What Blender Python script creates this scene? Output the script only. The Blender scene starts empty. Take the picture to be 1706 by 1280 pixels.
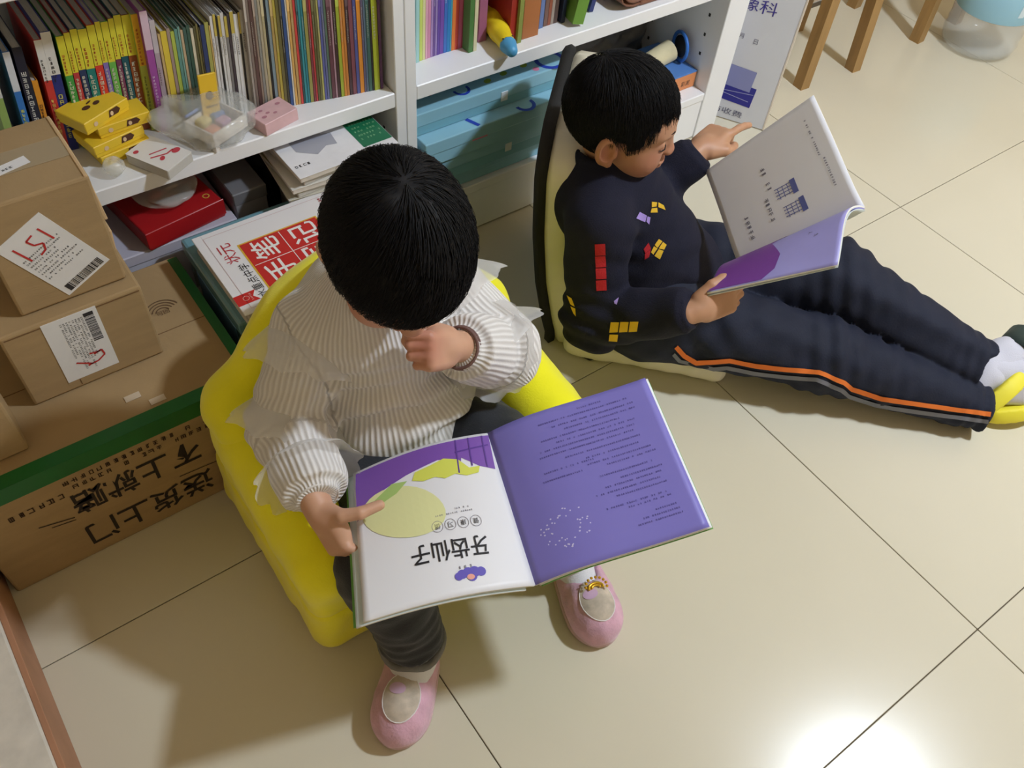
import bpy, bmesh, math, random
import numpy as np
from mathutils import Vector, Matrix, geometry
from mathutils.bvhtree import BVHTree
sc = bpy.context.scene
COL = sc.collection
rnd = random.Random(7)

# ------------------------------------------------------------------ camera, world, light, exposure
CAM_P = Vector((-0.2809, 0.0266, 1.3726))
CAM_R = Matrix(((0.80957, 0.42062, -0.40949), (-0.58286, 0.65896, -0.47544), (0.06986, 0.62358, 0.77864)))
FPX = 1463.15
cd = bpy.data.cameras.new('camera')
cd.sensor_width = 36.0; cd.sensor_fit = 'HORIZONTAL'; cd.lens = FPX * 36 / 1706
cd.clip_start = 0.02
cam = bpy.data.objects.new('camera', cd); COL.objects.link(cam)
cam.matrix_world = Matrix.Translation(CAM_P) @ CAM_R.to_4x4()
sc.camera = cam
w = bpy.data.worlds.new('world'); sc.world = w; w.use_nodes = True
w.node_tree.nodes['Background'].inputs[0].default_value = (1.0, 0.93, 0.82, 1)
w.node_tree.nodes['Background'].inputs[1].default_value = 0.3
LAMP_POS = (1.66, -0.18, 2.42)
LAMP_STRENGTH = 690.0
LAMP_COL = (0.75, 0.86, 1.0, 1)
sc.view_settings.view_transform = 'Standard'; sc.view_settings.look = 'None'
sc.view_settings.gamma = 1.0; sc.view_settings.use_curve_mapping = False
sc.view_settings.exposure = 0.0

# ------------------------------------------------------------------ helpers
def S(r, g, b):
    f = lambda c: (c / 12.92 if c <= 0.04045 else ((c + 0.055) / 1.055) ** 2.4)
    return (f(r / 255), f(g / 255), f(b / 255), 1)
MATS = {}
def mat(name, col, rough=0.55, metal=0.0, spec=0.5, var=0.0, vscale=20.0, bump=0.0, bscale=200.0, trans=0.0, alpha=1.0, sheen=0.0, emis=None, coat=0.0, sss=0.0, stretch=None, ior=1.45):
    if name in MATS: return MATS[name]
    m = bpy.data.materials.new(name); m.use_nodes = True
    nt = m.node_tree; p = nt.nodes['Principled BSDF']; L = nt.links
    p.inputs['Base Color'].default_value = col; p.inputs['Roughness'].default_value = rough
    p.inputs['Metallic'].default_value = metal; p.inputs['Specular IOR Level'].default_value = spec
    p.inputs['Transmission Weight'].default_value = trans; p.inputs['Alpha'].default_value = alpha
    p.inputs['Sheen Weight'].default_value = sheen; p.inputs['Coat Weight'].default_value = coat; p.inputs['IOR'].default_value = ior
    if sss: p.inputs['Subsurface Weight'].default_value = sss; p.inputs['Subsurface Radius'].default_value = (0.012, 0.005, 0.003); p.inputs['Subsurface Scale'].default_value = 0.5
    if emis: p.inputs['Emission Color'].default_value = emis[0]; p.inputs['Emission Strength'].default_value = emis[1]
    tc = None
    if var or bump:
        tc = nt.nodes.new('ShaderNodeTexCoord'); src = tc.outputs['Object']
        if stretch:
            mp = nt.nodes.new('ShaderNodeMapping'); mp.inputs['Scale'].default_value = stretch
            L.new(src, mp.inputs['Vector']); src = mp.outputs['Vector']
    if var:
        n = nt.nodes.new('ShaderNodeTexNoise'); n.inputs['Scale'].default_value = vscale; n.inputs['Detail'].default_value = 4
        L.new(src, n.inputs['Vector'])
        r = nt.nodes.new('ShaderNodeMapRange'); r.inputs[1].default_value = 0.3; r.inputs[2].default_value = 0.7
        r.inputs[3].default_value = 1 - var; r.inputs[4].default_value = 1 + var
        L.new(n.outputs['Fac'], r.inputs[0])
        h = nt.nodes.new('ShaderNodeHueSaturation'); h.inputs['Color'].default_value = col
        L.new(r.outputs[0], h.inputs['Value']); L.new(h.outputs[0], p.inputs['Base Color'])
    if bump:
        n2 = nt.nodes.new('ShaderNodeTexNoise'); n2.inputs['Scale'].default_value = bscale; n2.inputs['Detail'].default_value = 3
        L.new(src, n2.inputs['Vector'])
        b = nt.nodes.new('ShaderNodeBump'); b.inputs['Strength'].default_value = bump; b.inputs['Distance'].default_value = 0.002
        L.new(n2.outputs['Fac'], b.inputs['Height']); L.new(b.outputs[0], p.inputs['Normal'])
    MATS[name] = m
    return m
WLOC = {}
def _link(o, parent, loc):
    COL.objects.link(o)
    if parent is not None:
        o.parent = parent; pl = WLOC[parent.name]
        o.location = Vector(loc) - pl
    else:
        o.location = loc
    WLOC[o.name] = Vector(loc)
    return o
def tag(o, label=None, cat=None, group=None, kind=None):
    if label: o['label'] = label
    if cat: o['category'] = cat
    if group: o['group'] = group
    if kind: o['kind'] = kind
    return o
def thing(name, label, cat, loc, group=None):
    o = bpy.data.objects.new(name, None); o.empty_display_size = 0.05
    _link(o, None, loc)
    return tag(o, label, cat, group)
def meshobj(name, V, F, m, parent=None, smooth=False, loc=None, mi=None, label=None):
    """V world coordinates; the object's origin is put at the base centre (or at its parent's)"""
    V = np.asarray(V, dtype=np.float64).reshape(-1, 3)
    if loc is None:
        if parent is not None: loc = WLOC[parent.name]
        else:
            a, b = V.min(0), V.max(0); loc = Vector(((a[0] + b[0]) / 2, (a[1] + b[1]) / 2, a[2]))
    me = bpy.data.meshes.new(name)
    me.from_pydata((V - np.array(loc)).tolist(), [], F if isinstance(F, list) else F.tolist())
    ms = m if isinstance(m, (list, tuple)) else [m]
    for k in ms: me.materials.append(k)
    if mi is not None: me.polygons.foreach_set('material_index', np.asarray(mi, dtype=np.int32))
    if smooth: me.polygons.foreach_set('use_smooth', np.ones(len(me.polygons), dtype=bool))
    me.update()
    o = bpy.data.objects.new(name, me)
    _link(o, parent, loc)
    if label: o['label'] = label
    return o
class MB:
    """collects primitives of one part in world coordinates"""
    def __init__(s): s.V = []; s.F = []
    def add(s, V, F):
        n = len(s.V); s.V += [tuple(v) for v in V]; s.F += [[i + n for i in f] for f in F]; return s
    def box(s, x0, x1, y0, y1, z0, z1, bev=0.0, seg=1, M=None):
        bm = bmesh.new(); bmesh.ops.create_cube(bm, size=1)
        for v in bm.verts:
            v.co = Vector(((x0 + x1) / 2 + v.co.x * (x1 - x0), (y0 + y1) / 2 + v.co.y * (y1 - y0), (z0 + z1) / 2 + v.co.z * (z1 - z0)))
        if bev: bmesh.ops.bevel(bm, geom=bm.edges[:], offset=bev, segments=seg, affect='EDGES', profile=0.5)
        bm.verts.index_update()
        V = [(M @ v.co) if M else v.co.copy() for v in bm.verts]
        s.add(V, [[v.index for v in f.verts] for f in bm.faces]); bm.free(); return s
    def tube(s, pts, r, n=8, cap=True, closed=False):
        pts = [Vector(p) for p in pts]; N = len(pts); rs = r if isinstance(r, (list, tuple)) else [r] * N
        V = []; F = []; prev = None
        for i, p in enumerate(pts):
            t = (pts[(i + 1) % N] - pts[i - 1]) if closed else (pts[min(i + 1, N - 1)] - pts[max(i - 1, 0)])
            t.normalize()
            if prev is None: a = t.orthogonal().normalized()
            else: a = (prev - t * prev.dot(t)).normalized()
            prev = a; b = t.cross(a)
            for k in range(n):
                th = 2 * math.pi * k / n; V.append(p + (a * math.cos(th) + b * math.sin(th)) * rs[i])
        for i in range(N if closed else N - 1):
            j = (i + 1) % N
            for k in range(n):
                F.append([i * n + k, i * n + (k + 1) % n, j * n + (k + 1) % n, j * n + k])
        if cap and not closed: F.append(list(range(n))[::-1]); F.append([(N - 1) * n + k for k in range(n)])
        return s.add(V, F)
    def lathe(s, prof, n=32, M=None, cap=True):
        V = []; F = []
        for (r, z) in prof:
            for k in range(n):
                v = Vector((r * math.cos(2 * math.pi * k / n), r * math.sin(2 * math.pi * k / n), z)); V.append(M @ v if M else v)
        for i in range(len(prof) - 1):
            for k in range(n): F.append([i * n + k, i * n + (k + 1) % n, (i + 1) * n + (k + 1) % n, (i + 1) * n + k])
        if cap: F.append(list(range(n))[::-1]); F.append([(len(prof) - 1) * n + k for k in range(n)])
        return s.add(V, F)
    def obj(s, name, m, parent=None, smooth=False, label=None, loc=None): return meshobj(name, s.V, s.F, m, parent, smooth, loc, None, label)
def box(name, b, m, parent=None, bev=0.002, seg=1, M=None, label=None, smooth=False):
    return MB().box(*b, bev=bev, seg=seg, M=M).obj(name, m, parent, label=label, smooth=smooth)
def RZ(deg, c):  # rotation about a vertical axis through c
    c = Vector(c); return Matrix.Translation(c) @ Matrix.Rotation(math.radians(deg), 4, 'Z') @ Matrix.Translation(-c)
def ROT(axis, deg, c):
    c = Vector(c); return Matrix.Translation(c) @ Matrix.Rotation(math.radians(deg), 4, axis) @ Matrix.Translation(-c)
def frame(o, x, y):  # matrix whose local x, y lie along the world vectors x, y
    x = Vector(x).normalized(); y = Vector(y); z = x.cross(y).normalized(); y = z.cross(x)
    M = Matrix((x, y, z)).transposed().to_4x4(); M.translation = Vector(o); return M
# --- flat print: 2D outlines mapped on a surface function (u, v) -> world point
def grid_poly(poly, step):
    """triangulate a 2D polygon with inner grid points so that it can follow a curved page"""
    P = []
    n = len(poly)
    for i in range(n):
        a = Vector(poly[i]); b = Vector(poly[(i + 1) % n]); k = max(1, int((b - a).length / step))
        for j in range(k): P.append(a.lerp(b, j / k))
    xs = [p.x for p in P]; ys = [p.y for p in P]; E = len(P); pts = list(P)
    def inside(x, y):
        c = False; j = E - 1
        for i in range(E):
            if (P[i].y > y) != (P[j].y > y) and x < (P[j].x - P[i].x) * (y - P[i].y) / (P[j].y - P[i].y) + P[i].x: c = not c
            j = i
        return c
    nx = int((max(xs) - min(xs)) / step); ny = int((max(ys) - min(ys)) / step)
    for i in range(1, nx):
        for j in range(1, ny):
            x = min(xs) + i * step; y = min(ys) + j * step
            if inside(x, y): pts.append(Vector((x, y)))
    r = geometry.delaunay_2d_cdt(pts, [], [list(range(E))], 1, 1e-6)
    return [tuple(v) for v in r[0]], [list(f) for f in r[2]]
def ellipse(cx, cy, rx, ry, rot=0, n=28):
    c, s_ = math.cos(math.radians(rot)), math.sin(math.radians(rot)); out = []
    for k in range(n):
        a = rx * math.cos(2 * math.pi * k / n); b = ry * math.sin(2 * math.pi * k / n); out.append((cx + a * c - b * s_, cy + a * s_ + b * c))
    return out
_TXT = {}
def text2d(s, h, bold=0.0):
    """mesh of a text line, height h, starting at the origin"""
    key = (s, bold)
    if key not in _TXT:
        c = bpy.data.curves.new('t', 'FONT'); c.body = s; c.resolution_u = 2; c.offset = bold
        o = bpy.data.objects.new('t', c); COL.objects.link(o)
        bpy.context.view_layer.update()
        e = o.evaluated_get(bpy.context.evaluated_depsgraph_get()); m = e.to_mesh()
        V = [(v.co.x, v.co.y) for v in m.vertices]; F = [list(p.vertices) for p in m.polygons]
        e.to_mesh_clear(); bpy.data.objects.remove(o); bpy.data.curves.remove(c)
        _TXT[key] = (V, F)
    V, F = _TXT[key]
    if not V: return [], []
    x0 = min(v[0] for v in V); y0 = min(v[1] for v in V); k = h / max(1e-6, max(v[1] for v in V) - y0)
    return [((x - x0) * k, (y - y0) * k) for x, y in V], F
class Print:
    """print of one ink on a surface: surf(u, v) -> (point, normal)"""
    def __init__(s, surf, lift=0.0006): s.surf = surf; s.lift = lift; s.mb = MB()
    def raw(s, V, F):
        W = []
        for (u, v) in V:
            p, n = s.surf(u, v); W.append(Vector(p) + Vector(n) * s.lift)
        s.mb.add(W, F); return s
    def poly(s, poly, step=0.02): return s.raw(*grid_poly(poly, step))
    def rect(s, u0, v0, u1, v1, step=0.02): return s.poly([(u0, v0), (u1, v0), (u1, v1), (u0, v1)], step)
    def text(s, t, u, v, h, rot=0, w=None, bold=0.0):
        V, F = text2d(t, h, bold)
        if not V: return s
        if w: k = w / max(a[0] for a in V); V = [(a * k, b) for a, b in V]
        c, q = math.cos(math.radians(rot)), math.sin(math.radians(rot))
        return s.raw([(u + a * c - b * q, v + a * q + b * c) for a, b in V], F)
    def line(s, pts, wd, step=0.01):
        for (a, b) in zip(pts[:-1], pts[1:]):
            a = Vector(a); b = Vector(b); d = (b - a); k = max(1, int(d.length / step)); n = Vector((-d.y, d.x)).normalized() * wd / 2
            V = []; F = []
            for i in range(k + 1):
                p = a.lerp(b, i / k); V += [tuple(p + n), tuple(p - n)]
                if i: F.append([2 * i - 2, 2 * i - 1, 2 * i + 1, 2 * i])
            s.raw(V, F)
        return s
    def ring(s, cx, cy, r, wd, n=24, a0=0, a1=360):
        V = []; F = []
        for k in range(n + 1):
            a = math.radians(a0 + (a1 - a0) * k / n); V += [(cx + (r - wd / 2) * math.cos(a), cy + (r - wd / 2) * math.sin(a)), (cx + (r + wd / 2) * math.cos(a), cy + (r + wd / 2) * math.sin(a))]
            if k: F.append([2 * k - 2, 2 * k - 1, 2 * k + 1, 2 * k])
        return s.raw(V, F)
    def fine(s, u0, v0, u1, pitch=0.0022, h=0.0018, rg=rnd):
        """a line of print too small to read"""
        u = u0; V = []; F = []
        while u < u1:
            wd = h * rg.uniform(.5, .95)
            b = h * .17; S6 = [(0, 0, wd, b), (0, h * .42, wd, h * .42 + b), (0, h - b, wd, h), (0, 0, b, h), (wd / 2 - b / 2, 0, wd / 2 + b / 2, h), (wd - b, h * .2, wd, h)]
            for (xa, ya, xb, yb) in rg.sample(S6, rg.choice((3, 4, 4, 5))):
                n = len(V); V += [(u + xa, v0 + ya), (u + xb, v0 + ya), (u + xb, v0 + yb), (u + xa, v0 + yb)]; F.append([n, n + 1, n + 2, n + 3])
            u += pitch * (1 if rg.random() > .14 else 2.2)
        if V: s.raw(V, F)
        return s
    def obj(s, name, m, parent, label=None): return meshobj(name, s.mb.V, s.mb.F, m, parent, label=label) if s.mb.V else None
def plane_surf(M):
    n = M.to_3x3() @ Vector((0, 0, 1))
    return lambda u, v: (M @ Vector((u, v, 0)), n)

# ------------------------------------------------------------------ room
M_wall = mat('wall_paint', S(222, 204, 174), 0.8, var=.03)
M_grout = mat('grout', S(96, 84, 66), 0.9)
def tile_mat():
    m = mat('tile_glaze', S(218, 207, 184), 0.2)
    nt = m.node_tree; p = nt.nodes['Principled BSDF']; L = nt.links
    oi = nt.nodes.new('ShaderNodeTexCoord'); n = nt.nodes.new('ShaderNodeTexNoise'); n.inputs['Scale'].default_value = 2.0; n.inputs['Detail'].default_value = 3
    L.new(oi.outputs['Object'], n.inputs['Vector'])
    cr = nt.nodes.new('ShaderNodeValToRGB'); cr.color_ramp.elements[0].color = S(213, 204, 181); cr.color_ramp.elements[1].color = S(219, 210, 188)
    cr.color_ramp.elements[0].position = .3; cr.color_ramp.elements[1].position = .7
    L.new(n.outputs['Fac'], cr.inputs[0]); L.new(cr.outputs[0], p.inputs['Base Color'])
    n2 = nt.nodes.new('ShaderNodeTexNoise'); n2.inputs['Scale'].default_value = 9.0
    L.new(oi.outputs['Object'], n2.inputs['Vector'])
    mr = nt.nodes.new('ShaderNodeMapRange'); mr.inputs[3].default_value = .18; mr.inputs[4].default_value = .21
    L.new(n2.outputs['Fac'], mr.inputs[0]); L.new(mr.outputs[0], p.inputs['Roughness'])
    return m
M_tile = tile_mat()
RX0, RX1, RY0, RY1, RZ1 = -1.6, 3.2, -1.9, 1.62, 2.5
fl = tag(box('floor', (RX0, RX1, RY0, RY1, -.06, -.0025), M_grout, bev=0), kind='structure')
TILE = .8
tile_me = None
for i in range(-1, 4):
    for j in range(-3, 3):
        x0, x1 = max(i * TILE, RX0), min((i + 1) * TILE, RX1); y0, y1 = max(j * TILE, RY0), min((j + 1) * TILE, RY1)
        if y1 - y0 < .05: continue
        box('tile', (x0 + .0009, x1 - .0009, y0 + .0009, y1 - .0009, -.012, 0), M_tile, fl, bev=.0007)
for nm, b in (('wall_back', (RX0, RX1, RY1, RY1 + .1, 0, RZ1)), ('wall_front', (RX0, RX1, RY0 - .1, RY0, 0, RZ1)),
              ('wall_left', (RX0 - .1, RX0, RY0, RY1, 0, RZ1)), ('wall_right', (RX1, RX1 + .1, RY0, RY1, 0, RZ1)), ('ceiling', (RX0, RX1, RY0, RY1, RZ1, RZ1 + .1))):
    tag(box(nm, b, M_wall, bev=0), kind='structure')
# raised stone step along the left, with its brown riser
st = tag(box('trim_1', (RX0, -.506, RY0, RY1, 0, .112), mat('step_stone', S(218, 210, 198), .6, var=.10, vscale=30, bump=.2, bscale=60), bev=.003), 'pale stone top of the raised step at the left edge', kind='structure')
box('riser', (-.506, -.497, RY0, RY1, 0, .108), mat('step_riser', S(176, 128, 98), .6, var=.12, vscale=14), st, bev=.001, label='reddish brown riser board')
# ceiling lamp
lt = thing('ceiling_lamp', 'round white ceiling lamp with a lit diffuser', 'lamp', (LAMP_POS[0], LAMP_POS[1], 2.40))
TL = Matrix.Translation((LAMP_POS[0], LAMP_POS[1], 2.40))
MB().lathe([(.02, .1), (.12, .1), (.125, .06), (.11, .041), (.02, .041)], 40, TL).obj('lamp_base', mat('lamp_white', S(235, 235, 232), .5), lt, True)
MB().lathe([(.001, .0), (.060, .003), (.083, .012), (.092, .030), (.092, .042), (.001, .046)], 40, TL).obj('diffuser', mat('lamp_glow', (1, 1, 1, 1), .5, emis=(LAMP_COL, LAMP_STRENGTH)), lt, True)

# ------------------------------------------------------------------ bookcase: two units, each one thing with its panels and shelves
M_cab = mat('cabinet_white', S(243, 242, 243), .38, var=.015, vscale=6)
M_cabin = mat('cabinet_inside', S(226, 222, 216), .5, var=.03, vscale=12)
M_hole = mat('peg_hole', S(40, 36, 32), .8)
YF, YB, ZS, ZU, ZB = 1.2825, 1.60, .425, .745, .135
def case(x0, x1, label, wl, wr):
    t = thing('bookcase', label, 'bookcase', ((x0 + x1) / 2, YF, 0), 'white bookcase units along the wall')
    a = box('side_panel', (x0, x0 + wl, YF, YB, 0, 1.5), M_cab, t, bev=.0015); b = box('side_panel', (x1 - wr, x1, YF, YB, 0, 1.5), M_cab, t, bev=.0015)
    for pn, xx, sg in ((a, x0 + wl, 1), (b, x1 - wr, -1)):
        h = MB()
        for yy in (YF + .05, YF + .23):
            for k in range(26):
                zz = .17 + k * .05
                if abs(zz - ZS + .015) < .03 or abs(zz - ZU) < .03: continue
                h.box(min(xx, xx + sg * .0006), max(xx, xx + sg * .0006), yy - .003, yy + .003, zz - .004, zz + .004)
        tag(h.obj('peg_holes', M_hole, pn), kind='stuff')
    ia, ib = x0 + wl + .0005, x1 - wr - .0005
    box('back_panel', (ia, ib, YB - .012, YB - .002, .0, 1.5), M_cabin, t, bev=0)
    for z in (ZS, ZU + .03, 1.10, 1.5): box('shelf', (ia, ib, YF + .001, YB - .0125, z - .031, z), M_cab, t, bev=.002)
    box('bottom_shelf', (ia, ib, YF + .001, YB - .0125, ZB - .022, ZB), M_cab, t, bev=.002)
    box('plinth', (ia, ib, YF + .004, YF + .02, 0.004, ZB - .0225), M_cab, t, bev=.001)
    return t
case(-.415, .4605, 'white bookcase unit behind the cardboard boxes, packed with magazines', .022, .022)
case(.4615, 1.406, 'white bookcase unit behind the boy, with stacked pale blue boxes below', .0225, .071)
# ------------------------------------------------------------------ implicit surfaces for soft shapes, meshed with surface nets
class Field:
    def __init__(s, lo, hi, vox):
        s.lo = np.array(lo, dtype=np.float32); s.vox = vox
        s.n = np.ceil((np.array(hi) - np.array(lo)) / vox).astype(int) + 1
        s.G = np.full(s.n, 1.0, dtype=np.float32)
        s.ax = [s.lo[i] + vox * np.arange(s.n[i], dtype=np.float32) for i in range(3)]
    def _sl(s, lo, hi, m):
        a = np.maximum(np.floor((np.asarray(lo) - m - s.lo) / s.vox).astype(int), 0)
        b = np.minimum(np.ceil((np.asarray(hi) + m - s.lo) / s.vox).astype(int) + 1, s.n)
        if (b <= a).any(): return None
        sl = tuple(slice(a[i], b[i]) for i in range(3))
        return sl, s.ax[0][sl[0]][:, None, None], s.ax[1][sl[1]][None, :, None], s.ax[2][sl[2]][None, None, :]
    def comb(s, fn, lo, hi, k=0.0, op='u'):
        q = s._sl(lo, hi, max(k, 0) * 1.3 + 4 * s.vox)
        if q is None: return s
        sl, X, Y, Z = q; d = fn(X, Y, Z).astype(np.float32); g = s.G[sl]
        if op == 'u':
            if k > 0: h = np.maximum(k - np.abs(g - d), 0) / k; s.G[sl] = np.minimum(g, d) - h * h * k * .25
            else: s.G[sl] = np.minimum(g, d)
        else:
            d = -d
            if k > 0: h = np.maximum(k - np.abs(g - d), 0) / k; s.G[sl] = np.maximum(g, d) + h * h * k * .25
            else: s.G[sl] = np.maximum(g, d)
        return s
    def cone(s, a, b, ra, rb, k=0.01, cut=None, op='u', sq=None):
        a = np.array(a, dtype=np.float32); b = np.array(b, dtype=np.float32); ba = b - a; L2 = float(ba @ ba) + 1e-12; n = ba / math.sqrt(L2)
        def fn(X, Y, Z):
            px, py, pz = X - a[0], Y - a[1], Z - a[2]
            t = np.clip((px * ba[0] + py * ba[1] + pz * ba[2]) / L2, 0, 1)
            d = np.sqrt((px - ba[0] * t) ** 2 + (py - ba[1] * t) ** 2 + (pz - ba[2] * t) ** 2) - (ra + (rb - ra) * t)
            if cut is not None: d = np.maximum(d, (X - b[0]) * n[0] + (Y - b[1]) * n[1] + (Z - b[2]) * n[2] - cut)
            return d
        r = max(ra, rb)
        return s.comb(fn, np.minimum(a, b) - r, np.maximum(a, b) + r, k, op)
    def chain(s, pts, rs, k=0.01, cut=None):
        for i in range(len(pts) - 1): s.cone(pts[i], pts[i + 1], rs[i], rs[i + 1], k, cut if i == len(pts) - 2 else None)
        return s
    def ell(s, c, r, Rm=None, k=0.01, op='u'):
        c = np.array(c, dtype=np.float32); r = np.array(r, dtype=np.float32); A = np.eye(3, dtype=np.float32) if Rm is None else np.array(Rm, dtype=np.float32)
        def fn(X, Y, Z):
            px, py, pz = X - c[0], Y - c[1], Z - c[2]
            q = [px * A[0, i] + py * A[1, i] + pz * A[2, i] for i in range(3)]
            k0 = np.sqrt((q[0] / r[0]) ** 2 + (q[1] / r[1]) ** 2 + (q[2] / r[2]) ** 2)
            k1 = np.sqrt((q[0] / r[0] ** 2) ** 2 + (q[1] / r[1] ** 2) ** 2 + (q[2] / r[2] ** 2) ** 2) + 1e-6
            return k0 * (k0 - 1) / k1
        R_ = float(r.max())
        return s.comb(fn, c - R_, c + R_, k, op)
    def rbox(s, c, h, rad, Rm=None, k=0.01, op='u'):
        c = np.array(c, dtype=np.float32); A = np.eye(3, dtype=np.float32) if Rm is None else np.array(Rm, dtype=np.float32); hh = np.array(h, dtype=np.float32) - rad
        def fn(X, Y, Z):
            px, py, pz = X - c[0], Y - c[1], Z - c[2]
            q = [np.abs(px * A[0, i] + py * A[1, i] + pz * A[2, i]) - hh[i] for i in range(3)]
            o = np.sqrt(np.maximum(q[0], 0) ** 2 + np.maximum(q[1], 0) ** 2 + np.maximum(q[2], 0) ** 2)
            return o + np.minimum(np.maximum(np.maximum(q[0], q[1]), q[2]), 0) - rad
        e = np.abs(A) @ np.array(h)
        return s.comb(fn, c - e, c + e, k, op)
    def half(s, c, n, op='x'):  # keep the side the normal points away from
        c = np.array(c, dtype=np.float32); n = np.array(n, dtype=np.float32); n /= np.linalg.norm(n)
        X, Y, Z = s.ax[0][:, None, None], s.ax[1][None, :, None], s.ax[2][None, None, :]
        s.G = np.maximum(s.G, (X - c[0]) * n[0] + (Y - c[1]) * n[1] + (Z - c[2]) * n[2]); return s
    def fold(s, c, rad, dirn, lam, amp, ph=0.0, bend=0.0):
        """a fan of cloth folds round a point"""
        c = np.array(c, dtype=np.float32); d = np.array(dirn, dtype=np.float32); d /= np.linalg.norm(d)
        q = s._sl(c - 2 * rad, c + 2 * rad, 0)
        if q is None: return s
        sl, X, Y, Z = q; px, py, pz = X - c[0], Y - c[1], Z - c[2]; r2 = px * px + py * py + pz * pz
        t = px * d[0] + py * d[1] + pz * d[2]
        s.G[sl] += (amp * np.exp(-r2 / (rad * rad)) * np.sin(2 * np.pi * (t + bend * r2 / rad) / lam + ph)).astype(np.float32)
        return s
    def noise(s, amp, lam, seed=0, n=7):
        rg = np.random.default_rng(seed); X, Y, Z = s.ax[0][:, None, None], s.ax[1][None, :, None], s.ax[2][None, None, :]
        acc = 0
        for _ in range(n):
            v = rg.normal(size=3); v /= np.linalg.norm(v); l = lam * rg.uniform(.6, 1.6)
            acc = acc + np.sin((X * v[0] + Y * v[1] + Z * v[2]) * (2 * np.pi / l) + rg.uniform(0, 6.28)).astype(np.float32)
        s.G += (amp / math.sqrt(n)) * acc
        return s
    def mesh(s):
        G = s.G; neg = G < 0; n0, n1, n2 = G.shape
        c = [neg[i:n0 - 1 + i, j:n1 - 1 + j, k:n2 - 1 + k] for i in (0, 1) for j in (0, 1) for k in (0, 1)]
        any_ = c[0].copy(); all_ = c[0].copy()
        for q in c[1:]: any_ |= q; all_ &= q
        act = any_ & ~all_
        ids = np.argwhere(act)
        idx = np.full(act.shape, -1, dtype=np.int64); idx[act] = np.arange(len(ids))
        P = np.zeros((len(ids), 3)); N = np.zeros(len(ids))
        corner = [(i, j, k) for i in (0, 1) for j in (0, 1) for k in (0, 1)]
        g = [G[ids[:, 0] + i, ids[:, 1] + j, ids[:, 2] + k] for (i, j, k) in corner]
        for a in range(8):
            for b in range(a + 1, 8):
                df = [corner[b][i] - corner[a][i] for i in range(3)]
                if sum(map(abs, df)) != 1: continue
                m = (g[a] < 0) != (g[b] < 0)
                t = np.where(m, g[a] / np.where(m, g[a] - g[b], 1), 0)
                for i in range(3): P[:, i] += np.where(m, corner[a][i] + t * df[i], 0)
                N += m
        V = s.lo + s.vox * (ids + P / N[:, None])
        F = []
        for ax in range(3):
            sh = [slice(None)] * 3; a = list(sh); b = list(sh); a[ax] = slice(0, -1); b[ax] = slice(1, None)
            A = neg[tuple(a)]; B = neg[tuple(b)]
            u, v = [(1, 2), (2, 0), (0, 1)][ax]
            for flip, M_ in ((False, A & ~B), (True, ~A & B)):
                e = np.argwhere(M_); e = e[(e[:, u] > 0) & (e[:, v] > 0) & (e[:, u] < G.shape[u] - 1) & (e[:, v] < G.shape[v] - 1)]
                def at(du, dv):
                    q = e.copy(); q[:, u] -= du; q[:, v] -= dv; return idx[q[:, 0], q[:, 1], q[:, 2]]
                quad = np.stack([at(1, 1), at(0, 1), at(0, 0), at(1, 0)], 1)
                if flip: quad = quad[:, ::-1]
                F.append(quad)
        F = np.concatenate(F); F = F[(F >= 0).all(1)]
        return V, F
def relax(V, F, it=1, lam=.5):
    for _ in range(it):
        acc = np.zeros_like(V); cnt = np.zeros(len(V))
        for a, b in ((0, 1), (1, 2), (2, 3), (3, 0)):
            np.add.at(acc, F[:, a], V[F[:, b]]); np.add.at(acc, F[:, b], V[F[:, a]]); np.add.at(cnt, F[:, a], 1); np.add.at(cnt, F[:, b], 1)
        V = V + lam * (acc / cnt[:, None] - V)
    return V
def sdfobj(fd, name, m, parent=None, loc=None, it=1, attrs=None, label=None):
    if isinstance(fd, list):
        V = []; F = []; n = 0
        for f_ in fd:
            v, q = f_.mesh(); V.append(relax(v, q, it)); F.append(q + n); n += len(v)
        V = np.concatenate(V); F = np.concatenate(F)
    else:
        V, F = fd.mesh(); V = relax(V, F, it)
    if loc is None and parent is not None: loc = WLOC[parent.name]
    if loc is None: a, b = V.min(0), V.max(0); loc = Vector(((a[0] + b[0]) / 2, (a[1] + b[1]) / 2, a[2]))
    me = bpy.data.meshes.new(name); W = V - np.array(loc)
    me.vertices.add(len(W)); me.vertices.foreach_set('co', W.astype(np.float32).ravel())
    me.loops.add(len(F) * 4); me.loops.foreach_set('vertex_index', F.astype(np.int32).ravel())
    me.polygons.add(len(F)); me.polygons.foreach_set('loop_start', (np.arange(len(F)) * 4).astype(np.int32))
    me.polygons.foreach_set('use_smooth', np.ones(len(F), dtype=bool))
    for k in (m if isinstance(m, (list, tuple)) else [m]): me.materials.append(k)
    if attrs:
        for an, fn in attrs.items():
            a = me.attributes.new(an, 'FLOAT', 'POINT'); a.data.foreach_set('value', fn(V).astype(np.float32))
    me.update(calc_edges=True); me.validate()
    o = bpy.data.objects.new(name, me); _link(o, parent, loc)
    if label: o['label'] = label
    o_mesh[o.name] = (V, F)
    return o
o_mesh = {}
def unit(v): v = np.array(v, dtype=float); return v / np.linalg.norm(v)
def basis(fwd, up):  # columns: left, forward, up
    f = unit(fwd); u = np.array(up, dtype=float); u = unit(u - f * (u @ f)); l = np.cross(u, f); return np.stack([l, f, u], 1)

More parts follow.
